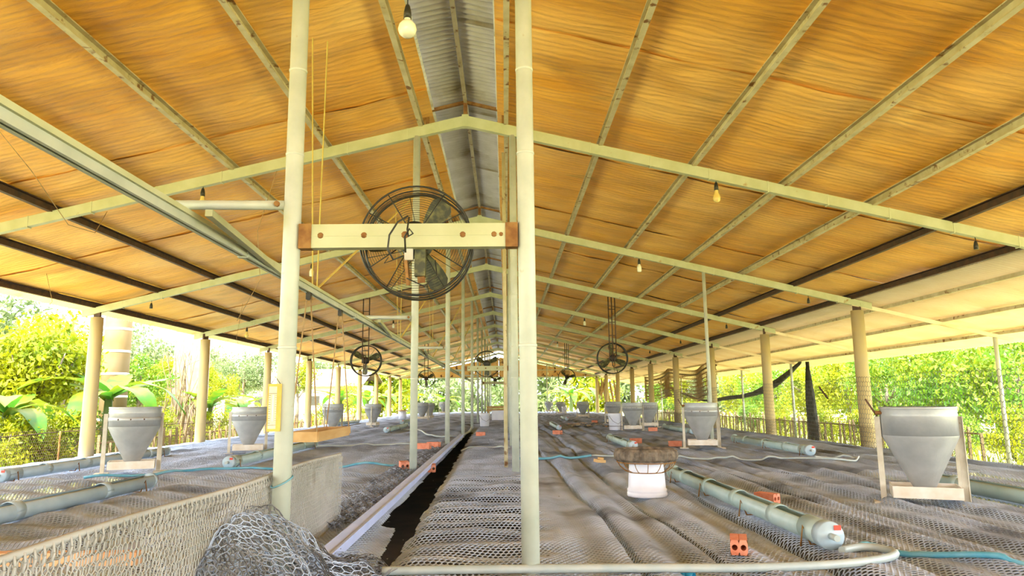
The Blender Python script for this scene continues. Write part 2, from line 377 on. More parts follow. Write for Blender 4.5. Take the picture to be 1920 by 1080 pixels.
# trusses
SPL = MB().box((0, 0, 0), (.012, .066, .118)).mesh('splice_strap')
def truss(k):
    y = TY(k)
    o = ORD[k] if k >= 0 else ('over the nearest posts', 'overhead just behind the camera', 'second one behind the camera', 'third one behind the camera')[-k - 1]
    t = thing('roof_truss', f'pale green steel roof truss across the barn, {o}', 'truss', (0, y, 0), 0, 'roof trusses')
    for s, xe in ((-1, -6.55), (1, 5.75)):
        m = MB(); R = 0.112; x0 = XR_; poly = [(x0, ZR), (xe, rz(xe)), (xe, rz(xe) - R * .9), (x0, ZR - R)]
        if s > 0: poly = poly[::-1]
        m.extrude_y(poly, -.03, .03)
        rf = obj('rafter', m, M['beam'], t)
        for q in range(1, 10):                       # welded splice straps
            xq = XR_ + s * q * .62 + .04 * math.sin(q * 7 + k); obj('splice_strap', SPL, M['beam'], rf, (xq, 0, rz(xq) - R / 2))
    m = MB(); m.box((XR_, 0, ZR - .055), (.07, .068, .13)); obj('ridge_plate', m, M['beam'], t)
    m = MB()
    for s in (-1, 1):
        m.bar((XR_, 0, 3.745), (XR_ + s * .40, 0, 3.745 - .10), .03, .03); m.bar((XR_ + s * .39, 0, 3.65), (XR_ + s * .39, 0, rz(XR_ + .39) - .01), .03, .03)
    m.bar((XR_, 0, ZR - .02), (XR_, 0, 3.76), .04, .04)
    obj('ridge_bracket', m, M['rust'], t)
for k in range(-1, NK + 1): truss(k)

# gable wall at the far end
m = MB(); y = YEND + .25
wf = bpy.data.objects.new('wall_far', None); C.objects.link(wf); tag(wf, kind='structure')
xsg = [-6.4, -4.9, -3.4, -1.9, -.39, 1.1, 2.6, 4.1, 5.6]
for a, b in zip(xsg[:-1], xsg[1:]):
    m = MB(); top = lambda x: rz(x) - .05 - .22 * max(0, 1 - abs(x - XR_) / 4.5)
    pts = [(a + .008, 2.12), (b - .008, 2.12), (b - .008, max(2.16, top(b))), (a + .008, max(2.16, top(a)))]
    m.extrude_y(pts, y, y + .03); obj('panel', m, M['gable'], wf)
m = MB(); m.bar((-6.5, y - .03, 2.10), (5.7, y - .03, 2.10), .05, .07); m.bar((-6.4, y - .03, 2.52), (5.5, y - .03, 2.52), .03, .05); obj('rail', m, M['beam'], wf)

# lean-to roof on the right
lean = bpy.data.objects.new('ceiling_awning', None); C.objects.link(lean); tag(lean, kind='structure')
lz = lambda x: 2.15 - .237 * (x - 5.5)
aw = corrugated('awning_sheet', 5.50, lz(5.50) + .06, 8.35, lz(8.35) + .06, 1.0)
yy = 4.0; 
while yy < YEND:
    obj('awning_sheet', aw, M['awning'], lean, (0, yy, .004 * math.sin(yy * 3))); yy += .97
for x in (5.95, 6.85, 7.72):
    m = MB(); m.bar((x, 4, lz(x) + .020), (x, YEND, lz(x) + .020), .04, .05); obj('awning_purlin', m, M['purlin'], lean)
for k in range(0, NK + 1):
    m = MB(); m.bar((5.45, TY(k), lz(5.45) - .035), (7.92, TY(k), lz(7.92) - .035), .045, .055); obj('awning_rafter', m, M['awning'], lean)

# ------------------------------------------------------------------ columns and posts
colm = MB().lathe([(0, -.6), (.115, -.6), (.105, 0), (.098, 1.2), (.094, 2.02), (0, 2.02)], 20).mesh('shaft')
clampm = MB().box((0, 0, 2.06), (.03, .12, .16)).mesh('clamp')
for side, x in (('left', XL), ('right', XRR)):
    for k in range(1, NK + 1):
        t = thing('eave_column', f'round tan concrete column along the {side} eave, {ORD[k - 1]}', 'column', (x, TY(k), 0), k * 1.3, f'{side} eave columns')
        obj('shaft', colm, M['column'], t); obj('clamp', clampm, M['dark'], t)
for k in range(1, NK + 1):
    m = MB().tube([(0, 0, -.62), (0, 0, lz(7.65) - .06)], .032, 12)
    tag(obj('awning_post', m, M['post'], None, (7.65, TY(k), 0)), f'slim pale awning post outside the wire netting, {ORD[k - 1]}', 'post', 'awning posts')
WB = MB().lathe([(.0365, -.006), (.0385, -.004), (.0385, .004), (.0365, .006)], 16).mesh('weld_band')
def pipe_post(x, k, side):
    top = rz(x) - .10
    t = thing('pipe_post', f'pale galvanised pipe post in the {side} row of the middle aisle, {ORD[k + 1]}', 'post', (x, TY(k) if k >= 0 else 2.89, 0), 0, f'{side} aisle posts')
    obj('pipe', MB().tube([(0, 0, -.5 if k < 0 else -.015), (0, 0, top)], .036, 16), M['post'], t)
    for z in (.9, 1.72, 2.1): obj('weld_band', WB, M['post'], t, (0, 0, z))
    return t
for k in range(-1, NK + 1):
    pipe_post(PXL, k, 'left'); pipe_post(PXR, k, 'right')
m = MB().tube([(3.14, TY(1), -.4), (3.14, TY(1), rz(3.14) - .08)], .026, 12)
tag(obj('prop_pole', m, M['post']), 'slim lone prop pole behind the second right feeder', 'pole')
m = MB().tube([(2.46, TY(8.8), -.4), (2.46, TY(8.8), rz(2.46) - .08)], .03, 10)
tag(obj('prop_pole', m, M['post']), 'slim lone prop pole near the far open end', 'pole')
m = MB().tube([(.0, 7.5, -.3), (.0, 7.5, rz(0) - .1)], .02, 10)
tag(obj('prop_pole', m, M['purlin']), 'thin rust-streaked pole just behind the second right aisle post', 'pole')

# ------------------------------------------------------------------ fan beams and fans
def ring(r, y, rad, n=48, seg=None, ncs=5):
    m = MB()
    a0, a1 = seg or (0, 2 * math.pi); cl = seg is None; N = n if cl else max(4, int(n * (a1 - a0) / 6.28))
    pts = [(r * math.cos(a0 + (a1 - a0) * i / (N if cl else N - 1)), y, r * math.sin(a0 + (a1 - a0) * i / (N if cl else N - 1))) for i in range(N)]
    return m.tube(pts, rad, ncs, closed=cl)
def merge(*ms):
    o = MB()
    for a in ms: o.add(a.v, a.f); o.sm[-len(a.f):] = a.sm
    return o
def blade_mesh(R, w):
    V = []; n = 8
    for i in range(n + 1):
        u = i / n; r = .06 + (R - .06) * u; ww = w * (.45 + .9 * u - .55 * u ** 3) * (1 if u < .95 else .7); tw = math.radians(38 - 18 * u)
        for s in (-1, 0, 1):
            c = s * ww / 2; V.append((r, -c * math.sin(tw) + .008 * (1 - abs(s)), c * math.cos(tw)))
    Fq = [(i * 3 + j, i * 3 + j + 1, i * 3 + j + 4, i * 3 + j + 3) for i in range(n) for j in range(2)]
    m = MB(); m.add(V, Fq, True); m.add([(a, b + .004, c) for a, b, c in V], [q[::-1] for q in Fq], True); return m
def guard(R, rad, dense):
    ms = [ring(R, -.05, rad * 1.7), ring(R, .09, rad * 1.7), ring(R * 1.005, .02, rad * 1.2)]
    if dense:
        for j in range(4): ms.append(ring(R - .005 * j + .002, .09 - .03 * j, rad * .6, 40, None, 4))
        for c in (90, 180, 270, 0):
            a0, a1 = math.radians(c - 31), math.radians(c + 31)
            for j in range(15):
                r = R * (.36 + .60 * j / 14); ms.append(ring(r, -.05 - .03 * (1 - j / 14), rad * .42, 60, (a0, a1), 4))
            for a in (a0, a1):
                q = MB().tube([(R * .30 * math.cos(a), -.085, R * .30 * math.sin(a)), (R * math.cos(a), -.05, R * math.sin(a))], rad * .9, 5); ms.append(q)
    for i in range(8):
        a = i * math.pi / 4 + .2
        ms.append(MB().tube([(R * .25 * math.cos(a), .105, R * .25 * math.sin(a)), (R * math.cos(a), .09, R * math.sin(a))], rad * .7, 4))
    return merge(*ms)
def fan(label, loc, R, rad, dense, a0, hang=None, group=None, cage=True):
    t = thing('cage_fan', label, 'fan', loc, 0, group)
    obj('guard', guard(R, rad, dense), M['black'], t)
    bl = blade_mesh(R * .93, R * .46)
    for i in range(3): obj('blade', bl.mesh('blade'), M['fanblade'], t, (0, .02, 0), (0, -a0 - i * 2 * math.pi / 3, 0))
    mo = MB().lathe([(0, -.13), (.045, -.13), (.07, -.115), (.075, -.07), (.075, .0), (.05, .02), (.03, .04), (0, .045)], 20, axis='y')
    o = obj('motor', mo, M['black'], t)
    if hang:
        m = MB(); n = 3
        for s in hang[1]: m.tube([(s, -.10, -.06), (s, -.10, hang[0])], .012, 8)
        z = .2
        while z < hang[0]: m.bar((hang[1][0], -.10, z), (hang[1][-1], -.10, z), .014, .014); z += .28
        m.tube([(-.02, -.14, .1), (-.02, -.14, -.16), (.0, -.14, -.19), (.02, -.14, -.16), (.02, -.14, .1)], .01, 6)
        obj('hanger_frame', m, M['dark'], t)
    return t
def beam(k, yb, label):
    t = thing('fan_beam', label, 'beam', (0, yb, 0), 0, 'fan beams')
    m = MB(); x0, x1 = PXL + .036, PXR - .036; z0, z1 = 1.31, 1.41
    m.box(((x0 + x1) / 2, 0, (z0 + z1) / 2), (x1 - x0 - .10, .05, z1 - z0)); m.box(((x0 + x1) / 2, -.0255, 1.36), (x1 - x0 - .1, .003, .003))
    obj('channel', m, M['beam'], t)
    for x, s in ((x0, 1), (x1, -1)):
        m = MB(); m.box((x + s * .026, -.004, (z0 + z1) / 2), (.052, .05, z1 - z0 + .004)); obj('end_plate', m, M['rust'], t)
    for q, (bx, r) in enumerate(((x0 + .09, .013), (x0 + .27, .013), (x0 + .44, .016), (x0 + .68, .013), (x0 + .81, .012), (x1 - .07, .009))):
        m = MB(); m.lathe([(0, -.030), (r * .5, -.0295), (r, -.026), (r, -.02)], 9, (bx, 0, 1.362), 'y'); obj('rusty_bolt', m, M['rust'], t)
    return t
beam(-1, 2.89, 'pale steel fan beam with rust spots between the two nearest posts')
f1 = fan('black wire cage fan behind the nearest beam', (-.385, 3.06, 1.372), .243, .0028, True, math.radians(58))
m = MB().box((-.015, -.15, -.085), (.035, .03, .05)); obj('terminal_box', m, M['leg'], f1)
m = MB().box((.03, -.13, -.10), (.045, .04, .15)); obj('capacitor', m, M['fanblade'], f1)
m = MB().bar((-.03, -.14, -.08), (-.02, -.12, -.21), .05, .012); m.bar((.03, -.14, -.1), (.035, -.12, -.20), .03, .012); obj('mount_bracket', m, M['rust'], f1)
m = MB().tube([(-.01, -.235, .06), (-.05, -.25, .03), (-.085, -.235, -.02), (-.09, -.24, -.08), (-.07, -.22, -.12), (-.03, -.2, -.10)], .004, 6)
m.tube([(-.005, -.235, .055), (-.01, -.25, 0), (-.005, -.25, -.03), (.015, -.26, -.02), (.0, -.26, .0), (-.02, -.25, -.03), (-.02, -.22, -.09)], .004, 6)
m.tube([(-.09, -.22, -.11), (-.11, -.2, -.13), (-.08, -.2, -.12), (-.05, -.18, -.1)], .002, 5); m.tube([(-.02, -.18, -.19), (.05, -.15, -.22), (.1, -.12, -.17), (.09, -.1, -.1)], .003, 5)
obj('cable', m, M['black'], f1)
beam(2, TY(2), 'pale fan beam across the aisle halfway down the barn')
f2 = fan('dark three-blade fan on the middle aisle beam', (-.39, TY(2) + .13, 1.46), .27, .004, False, math.radians(150))
beam(5, TY(5), 'small distant fan beam across the aisle')
f3 = fan('small dark fan on the distant aisle beam', (-.39, TY(5) + .13, 1.47), .25, .004, False, math.radians(20))
for lab, x, k, a in (('cage fan hanging on a dark ladder frame over the left pen, nearer one', -2.95, 2, 25), ('cage fan hanging on a dark frame over the left pen, farther one', -3.0, 5, 30),
                     ('cage fan hanging on a dark ladder frame over the right pen, nearer one', 2.28, 2, 215), ('cage fan hanging on a dark frame over the right pen, farther one', 2.34, 5, 250)):
    fan(lab, (x, TY(k) + .10, 1.55), .32, .006, False, math.radians(a), (rz(x) - .1 - 1.55, (-.07, .0, .07) if x > 0 else (-.06, .07)), 'fans hung over the pens')

# ------------------------------------------------------------------ track, arms, straps, trolley tray
t = thing('feed_track', 'long pale green overhead channel rail running beside the left aisle posts', 'rail', (-1.35, 0, 1.45))
m = MB(); w = .022; prof = [(-w, .022), (w, .022), (w, -.024), (.007, -.024), (.007, -.020), (w - .004, -.020), (w - .004, .018), (-w + .004, .018), (-w + .004, -.020), (-.007, -.020), (-.007, -.024), (-w, -.024)]
m.extrude_y(prof, .9, TY(6)); obj('channel', m, M['post'], t)
m = MB().bar((.028, .9, .022), (.028, TY(6), .022), .012, .022); obj('top_flange', m, M['beam'], t)
for i in range(9): obj('splice_clamp', MB().box((0, 3.6 + i * 2.7, .0), (.056, .03, .056)).mesh('splice_clamp'), M['post'], t)
for k in range(-1, 6):
    y = TY(k) if k >= 0 else 2.89
    t = thing('track_bracket', f'horizontal pipe bracket holding the overhead rail, {ORD[k + 1]}', 'bracket', (0, y, 0), 0, 'rail brackets')
    obj('arm', MB().tube([(PXL - .03, 0, 1.50), (-1.38, 0, 1.505)], .020, 12), M['post'], t)
    obj('brace', MB().bar((-1.24, 0, 1.47), (-1.33, 1.30, 1.44), .03, .03), M['beam'], t)
    obj('bolt', MB().tube([(PXL - .06, -.03, 1.50), (PXL - .06, .03, 1.50)], .012, 8), M['rust'], t)
for k in range(-1, 5):
    y = (TY(k) if k >= 0 else 2.89) + 2.1
    t = thing('rail_strap', f'yellow strap suspending the overhead rail, {ORD[k + 1]}', 'strap', (-1.34, y, 1.47), 0, 'yellow rail straps')
    top = rz(-1.4) + .04 - 1.47
    obj('strand', MB().bar((-.03, 0, 0), (-.09, -.02, top), .020, .004), M['strap'], t); obj('strand', MB().bar((.0, 0, 0), (.01, .03, top), .020, .004), M['strap'], t)
    obj('stay', MB().bar((0, 0, .01), (PXL + 1.34 - .03, TY(k + 1) - y - .02, 1.25), .020, .004), M['strap'], t)
tr = thing('trolley_tray', 'wooden carrying tray hanging on brown ropes from the overhead rail', 'tray', (-1.35, 5.3, .44))
m = MB().box((0, 0, -.012), (.19, .98, .018)); obj('base_board', m, M['wood'], tr)
for s in (-1, 1):
    obj('side_rail', MB().box((s * .095, 0, .02), (.016, .98, .055)), M['wood'], tr); obj('end_rail', MB().box((0, s * .49, .02), (.19, .016, .055)), M['wood'], tr)
for ye, s in ((-.46, -1), (.46, 1)):
    for q in (-1, 1): obj('rope', MB().tube([(q * .09, s * .485, .04), (q * .012, s * .47, .965)], .0055, 6), M['rope'], tr)
    obj('trolley_hook', MB().box((0, s * .47, .97), (.03, .05, .06)), M['black'], tr)

# ------------------------------------------------------------------ bulbs and wires
bulbm = MB().lathe([(0, -.115), (.016, -.112), (.027, -.098), (.031, -.08), (.027, -.058), (.017, -.036), (.014, -.02), (.014, 0)], 16).mesh('glass')
ledm = MB().lathe([(0, -.11), (.022, -.108), (.027, -.098), (.028, -.05), (.022, -.028), (.014, -.02), (.014, 0)], 16).mesh('glass')
globem = MB().lathe([(0, -.10), (.02, -.097), (.036, -.085), (.042, -.065), (.038, -.044), (.026, -.028), (.015, -.02), (.014, 0)], 20).mesh('glass')
sockm = MB().lathe([(.0, .055), (.008, .055), (.012, .045), (.017, .02), (.018, -.012), (.0, -.012)], 12).mesh('socket')
def bulb(x, y, z, ztop, kind, label, s=1.):
    t = thing('pendant_bulb', label, 'light bulb', (x, y, z), 0, 'pendant bulbs')
    t.scale = (s, s, s)
    obj('socket', sockm, M['black'], t)
    if kind: obj('glass', {'amber': bulbm, 'led': ledm, 'globe': globem}[kind], M['amber' if kind == 'amber' else 'bulb'], t)
    obj('flex', MB().tube([(0, 0, .05), (.004, 0, (ztop - z) / s * .5), (0, 0, (ztop - z) / s)], .003, 5), M['black'], t)
t = bulb(-.425, 2.94, 2.385, 3.5, 'globe', 'round white bulb hanging below the ridge at the top edge')
for k, xx in ((0, (-3.05, 'amber')), (0, (2.17, 'amber')), (1, (-3.03, 'led')), (1, (2.13, 'led')), (3, (2.15, 'led')), (3, (-3.0, 'led')), (5, (2.0, 'led')), (2, (-5.46, 'amber'))):
    x, kd = xx; sd = 'left' if x < 0 else 'right'
    bulb(x, TY(k), rz(x) - .19, rz(x) - .1, kd, f'{"amber glass" if kd == "amber" else "white"} bulb hanging under the {sd} half of the truss {ORD[k]}', 1.25)
for k, x in ((0, 4.77), (1, 4.77), (2, 4.72), (3, 4.72), (1, -5.5), (4, 4.7)):
    bulb(x, TY(k), rz(x) - .21, rz(x) - .1, None, f'empty dark lamp socket hanging by the {"left" if x < 0 else "right"} eave, truss {ORD[k]}', 1.25)
for i, pts in enumerate((((-3.75, 4.9, 2.76), (-3.6, 5.2, 2.45), (-3.72, 5.9, 2.2), (-3.9, 6.6, 2.3), (-4.0, 6.94, 2.6)), ((-5.9, 9.0, 2.37), (-5.82, 9.05, 2.0), (-5.9, 9.0, 1.85), (-5.86, 9.1, 1.7)),
                         ((-2.3, 6.9, 3.0), (-2.5, 7.0, 2.4), (-2.45, 7.0, 1.9), (-2.7, 7.1, 1.5)), ((-5.0, 13.4, 2.57), (-5.05, 13.3, 1.9), (-4.95, 13.2, 1.7)))):
    labs = ('thin loose wire dangling from the ceiling at the far left', 'kinked wire end hanging by the left eave', 'thin wire hanging behind the nearest left post', 'thin dangling wire over the left feeders')
    tag(obj('loose_wire', MB().tube(pts, .003, 5), M['rope']), labs[i], 'wire', 'dangling wires')

# ------------------------------------------------------------------ feeders
def hopper_meshes():
    d = {}
    d['bin'] = MB().lathe([(.225, .645), (.236, .645), (.236, .632), (.231, .626), (.236, .612), (.231, .604), (.236, .59), (.232, .58), (.232, .455), (.228, .455), (.225, .64)], 32).mesh('bin')
    d['strap'] = MB().lathe([(.2325, .545), (.237, .543), (.237, .508), (.2325, .506)], 32).mesh('strap')
    d['cone'] = MB().lathe([(.233, .455), (.23, .44), (.07, .115), (.062, .105), (.058, .12), (.222, .452)], 32).mesh('cone')
    L = MB()
    for s in (0,):
        L.box((0, 0, .29), (.035, .005, .58)); L.box((.016, .018, .29), (.005, .036, .58))
    d['leg'] = L.mesh('leg')
    d['foot'] = MB().box((0, .01, .008), (.12, .16, .016)).mesh('foot')
    P = MB(); w, dp, h, t = .40, .28, .075, .006
    P.box((0, 0, .053), (w, dp, .006))
    for s in (-1, 1): P.box((0, s * dp / 2, .05 + h / 2), (w, t, h)); P.box((s * w / 2, 0, .05 + h / 2), (t, dp, h))
    d['feed_pan'] = P.mesh('feed_pan')
    d['handle'] = MB().bar((-.25, -.03, .58), (-.315, -.03, .70), .022, .012).mesh('handle')
    d['bolt'] = MB().tube([(-.262, -.05, .605), (-.21, -.05, .605)], .014, 8).mesh('bolt')
    d['bolt_dot'] = MB().lathe([(0, -.006), (.007, -.005), (.007, .0)], 8, axis='y').mesh('bolt')
    return d
HM = hopper_meshes()
def hopper(x, y, rzv, label, grp, handle=True, strap=True):
    t = thing('feed_hopper', label, 'feeder', F(x, y, .004), rzv, grp); t.scale = (.955,) * 3
    obj('bin', HM['bin'], M['steel'], t); obj('cone', HM['cone'], M['steel'], t); obj('feed_pan', HM['feed_pan'], M['pan'], t)
    for s in (-1, 1):
        l = obj('leg', HM['leg'], M['leg'], t, (s * .252, -.03, 0), (0, 0, 0 if s < 0 else math.pi / 2)); 
        obj('foot', HM['foot'], M['leg'], t, (s * .255, -.03, 0))
    obj('leg', HM['leg'], M['leg'], t, (.235, .15, 0))
    if strap:
        st = obj('strap', HM['strap'], M['steel'], t)
        for a in (-.6, -.1, .4): obj('bolt', HM['bolt_dot'], M['dark'], st, (.237 * math.sin(a), -.237 * math.cos(a), .526))
    if handle: obj('handle', HM['handle'], M['dark'], t); obj('bolt', HM['bolt'], M['rust'], t)
labR = ['large galvanised feed hopper with dark handle at the right, nearest the camera', 'galvanised feed hopper behind the tyre-topped bucket, second in the right row', 'galvanised feed hopper beside the white bucket, third in the right row',
        'galvanised feed hopper behind the white bucket, fourth in the right row', 'small distant feed hopper, fifth in the right row', 'small distant feed hopper, sixth in the right row', 'tiny farthest feed hopper of the right row']
for i, (x, y, r) in enumerate(((2.69, 4.66, -.42), (2.69, 9.86, -.22), (2.80, 15.8, -.16), (3.1, 20.6, -.12), (3.0, 27.8, .05), (2.82, 36.5, 0), (2.5, 41.5, 0))):
    hopper(x, y, r, labR[i], 'right row of feed hoppers', i in (0, 1, 3), i != 0)
hopper(3.55, 17.8, .2, 'feed hopper half hidden behind the third one by the right columns', 'right row of feed hoppers', False)
labL = ['galvanised feed hopper nearest the camera in the left pen', 'galvanised feed hopper beside the thermometer post, second in the left pen', 'galvanised feed hopper behind the hanging tray, third in the left pen', 'galvanised feed hopper with a leg facing front, fourth in the left pen',
        'small feed hopper seen right of the second left post, fifth in the left pen', 'small feed hopper half hidden by another, sixth in the left pen', 'tiny farthest feed hopper of the left pen']
for i, (x, y, r) in enumerate(((-3.52, 6.85, .42), (-3.47, 9.75, .32), (-3.75, 15.6, .9), (-3.62, 19.6, 1.5), (-2.98, 25.6, .2), (-3.05, 28.5, 1.2), (-3.2, 37, .2))):
    hopper(x, y, r, labL[i], 'left pen feed hoppers', False, True)

# ------------------------------------------------------------------ drinking troughs
def arc_shell(R, t, a0, a1, y0, y1, n=20):
    m = MB(); v = []
    for y in (y0, y1):
        for r in (R, R - t): v += [(r * math.cos(a0 + (a1 - a0) * i / n), y, r * math.sin(a0 + (a1 - a0) * i / n)) for i in range(n + 1)]
    k = n + 1; f = []
    for i in range(n):
        f += [(i, i + 1, 2 * k + i + 1, 2 * k + i), (k + i + 1, k + i, 3 * k + i, 3 * k + i + 1), (i + 1, i, k + i, k + i + 1), (2 * k + i, 2 * k + i + 1, 3 * k + i + 1, 3 * k + i)]
    f += [(0, 2 * k, 3 * k, k), (n, k + n, 3 * k + n, 2 * k + n)]
    return m.add(v, f, True)
def trough(x, ya, yb, label, mk='pvc', nb=3, hose_end=True):
    R = .055; z0 = R + .018; L = yb - ya
    zc = (float(fz(x, ya)) + float(fz(x, yb))) / 2
    t = thing('water_trough', label, 'trough', (x, (ya + yb) / 2, zc + z0), .0, 'pipe drinking troughs')
    t.rotation_euler = (math.atan2(float(fz(x, yb)) - float(fz(x, ya)), L) * .3, 0, 0)
    h = L / 2
    obj('gutter', arc_shell(R, .004, math.radians(128), math.radians(412), -h, h), M[mk], t)
    for i in range(nb): 
        y = -h + L * (i + .9) / (nb + .6); obj('band', arc_shell(R + .0015, .004, 0, 2 * math.pi, y - .04, y + .04, 24), M[mk], t)
    obj('end_sleeve', arc_shell(R + .003, .006, 0, 2 * math.pi, -h - .01, -h + .20, 24), M[mk], t)
    obj('end_cap', MB().lathe([(0, -h - .03), (R + .004, -h - .03), (R + .006, -h - .02), (R + .006, -h + .03), (0, -h + .03)], 24, axis='y'), M['pvcblue'], t)
    obj('end_cap', MB().lathe([(0, h - .01), (R + .003, h - .01), (R + .004, h + .012), (0, h + .012)], 24, axis='y'), M[mk], t)
    obj('inlet', MB().tube([(0, -h - .02, .0), (0, -h - .09, .0)], .014, 10), M['hose'], t)
    obj('tag', MB().box((.03, -h - .03, .035), (.03, .01, .02)), M['red'], t)
    for i in range(nb):
        y = -h + .12 + (L - .3) * i / max(1, nb - 1); m = MB()
        m.tube([(-.075, y, -z0 + .003), (-R - .006, y, .02), (-.03, y, -R - .006), (.03, y, -R - .006), (R + .006, y, .02), (.075, y, -z0 + .003)], .005, 6); obj('stand', m, M['rust'], t)
for a in ((1.41, 3.22, 6.1, 'grey-green pipe trough ending beside the loose brick at the front right', 'pvc', 4), (3.50, 8.3, 11.0, 'grey-green pipe trough on the net along the right columns', 'pvc', 3),
          (1.72, 9.75, 11.9, 'short pipe trough just behind the tyre-topped bucket', 'pvc', 2), (3.22, 2.9, 5.7, 'grey-green pipe trough behind the large right hopper', 'pvc', 3), (-4.45, 6.45, 9.5, 'blue-grey pipe trough behind the nearest left hopper', 'pvcblue', 4),
          (-2.76, 3.3, 5.65, 'large blue-grey pipe trough at the front left', 'pvcblue', 2), (-2.76, 7.25, 10.4, 'pipe trough running behind the nearest left post', 'pvc', 3), (-2.52, 15.2, 18.2, 'pipe trough in the left pen beyond the tray', 'pvc', 3),
          (1.24, 16.8, 19.6, 'small pipe trough right of the middle aisle, far back', 'pvc', 2), (3.72, 14.3, 16.8, 'pipe trough near the right columns beyond the second hopper', 'pvc', 2), (-4.85, 20.6, 23.6, 'distant pipe trough by the left columns', 'pvcblue', 2),
          (2.0, 23.5, 25.5, 'tiny distant pipe trough in the right pen', 'pvc', 2), (-3.0, 20.8, 23.6, 'distant pipe trough left of the second aisle post', 'pvc', 2)):
    trough(*a)

# ------------------------------------------------------------------ hoses
def hose(pts, r, mk, label, n=8, name='hose', up=.0, flat=None):
    P = [Vector(F(x, y, r + .006 + up)) for x, y in pts]; Q = []
    for i in range(len(P) - 1):
        p0 = P[max(i - 1, 0)]; p1 = P[i]; p2 = P[i + 1]; p3 = P[min(i + 2, len(P) - 1)]
        for k in range(6):
            t = k / 6; v = .5 * ((2 * p1) + (p2 - p0) * t + (2 * p0 - 5 * p1 + 4 * p2 - p3) * t * t + (3 * p1 - p0 - 3 * p2 + p3) * t ** 3)
            v.z = max(v.z, float(fz(v.x, v.y)) + r + .004 + up) if flat is None else flat; Q.append(v)
    if flat is not None: P[-1].z = flat
    Q.append(P[-1])
    return tag(obj(name, MB().tube(Q, r, n), M[mk]), label, 'hose', 'water hoses')
hose([(1.42, 3.12), (1.53, 3.18), (1.60, 3.15), (1.61, 3.05), (1.50, 2.95), (1.28, 2.87), (.94, 2.83), (.5, 2.85), (.06, 2.86), (-.3, 2.86), (-.48, 2.85)], .017, 'hose', 'pale clear hose looping from the front right trough along the bottom edge', flat=.036)
hose([(1.50, 3.19), (1.62, 3.27), (1.75, 3.20), (1.95, 2.97), (2.05, 2.88), (2.4, 2.7)], .013, 'blue', 'faded blue hose leaving the front right trough toward the right edge')
hose([(1.0, 8.5), (1.55, 8.35), (2.2, 8.2), (2.7, 8.05), (3.1, 7.95), (3.47, 7.7), (3.75, 7.75), (3.93, 8.1), (3.7, 8.25), (3.52, 8.22)], .011, 'hose', 'pale hose bending back to the trough along the right columns')
hose([(-3.7, 6.4), (-3.24, 6.75), (-2.91, 7.15), (-2.3, 7.2), (-1.7, 7.3), (-1.2, 7.45), (-.9, 7.6)], .012, 'blue', 'blue hose crossing the left pen to the aisle')
hose([(-2.75, 10.5), (-2.3, 10.9), (-1.7, 11.0), (-1.2, 10.9), (-.95, 10.8)], .012, 'hose', 'pale hose from the second left trough toward the aisle post')
hose([(.13, 8.3), (.45, 8.4), (.8, 8.45), (1.0, 8.5)], .014, 'blue', 'dark blue hose piece right of the aisle posts')
hose([(-.66, 10.6), (-.5, 10.7), (-.2, 10.65), (.05, 10.4)], .012, 'hose', 'pale hose crossing the middle aisle', up=.0)
hose([(-2.4, 16.5), (-1.9, 15.8), (-1.5, 13.8), (-1.2, 13.4), (-.95, 13.6), (-.85, 14.5)], .016, 'hose', 'pale hose curving across the left pen behind the second post')
hose([(-.86, 9.2), (-.84, 10.0), (-.9, 10.6), (-.82, 11.4), (-.9, 12.2), (-.84, 13.4), (-.9, 15), (-.86, 17), (-.9, 19.5)], .022, 'hose', 'tangled pale hose bundle along the aisle gutter', name='hose')

# ------------------------------------------------------------------ aisle gutter pipe
m = MB(); 
pts = [(-.765, 2.95, .045), (-.775, 5.0, .045), (-.80, 7.5, .045), (-.83, 10.0, .04), (-.86, 14, .04)]
for a, b in zip(pts[:-1], pts[1:]):
    m.bar(a, b, .062, .012, (.35, 0, 1)); 
    m.bar((a[0] + .028, a[1], a[2] - .014), (b[0] + .028, b[1], b[2] - .014), .012, .042); m.bar((a[0] - .028, a[1], a[2] + .008), (b[0] - .028, b[1], b[2] + .008), .006, .016)
M['strip'] = mat('pale_lilac_metal', (.48, .57, .88), (.56, .64, .94), 6, 5, .35, .65, .4)
tag(obj('aisle_strip', m, M['strip']), 'long pale metal strip lying along the dark gap of the aisle', 'strip')

# ------------------------------------------------------------------ bucket with tyre, buckets, bricks, small things
bk = MB().lathe([(0, 0), (.136, 0), (.140, .006), (.140, .026), (.134, .03), (.138, .036), (.138, .05), (.131, .055), (.129, .085), (.119, .232), (.114, .237), (0, .237)], 32).mesh('bucket')
b1 = thing('upturned_bucket', 'upturned white plastic bucket carrying an old tyre', 'bucket', F(.99, 5.12, .012), .4)
obj('body', bk, M['white'], b1)
m = MB().tube([(.14, 0, .06), (.165, .02, .045), (.15, .03, .03)], .003, 5); obj('handle', m, M['white'], b1)
ty = thing('old_tyre', 'worn dusty tyre in a wire rack lying on top of the white bucket', 'tyre', F(.99, 5.12, .012 + .237 + .0465), 0); ty.scale = (.93, .93, .93)
m = MB(); n = 64; prof = [(.232, -.030), (.212, -.046), (.172, -.048), (.155, -.03), (.165, 0), (.155, .03), (.172, .048), (.212, .046), (.232, .030), (.238, 0)]
V = []; 
for k in range(n):
    a = 2 * math.pi * k / n; dr = .006 * ((k % 2) * 2 - 1)
    V += [((r + (dr if r > .2 else 0)) * math.cos(a), (r + (dr if r > .2 else 0)) * math.sin(a), z) for r, z in prof]
p = len(prof); m.add(V, [(k * p + j, ((k + 1) % n) * p + j, ((k + 1) % n) * p + (j + 1) % p, k * p + (j + 1) % p) for k in range(n) for j in range(p)])
obj('casing', m, M['rubber'], ty)
m = MB(); tor = lambda r, z, q=.004: m.tube([(r * math.cos(2 * math.pi * k / 32), r * math.sin(2 * math.pi * k / 32), z) for k in range(32)], q, 6, closed=True)
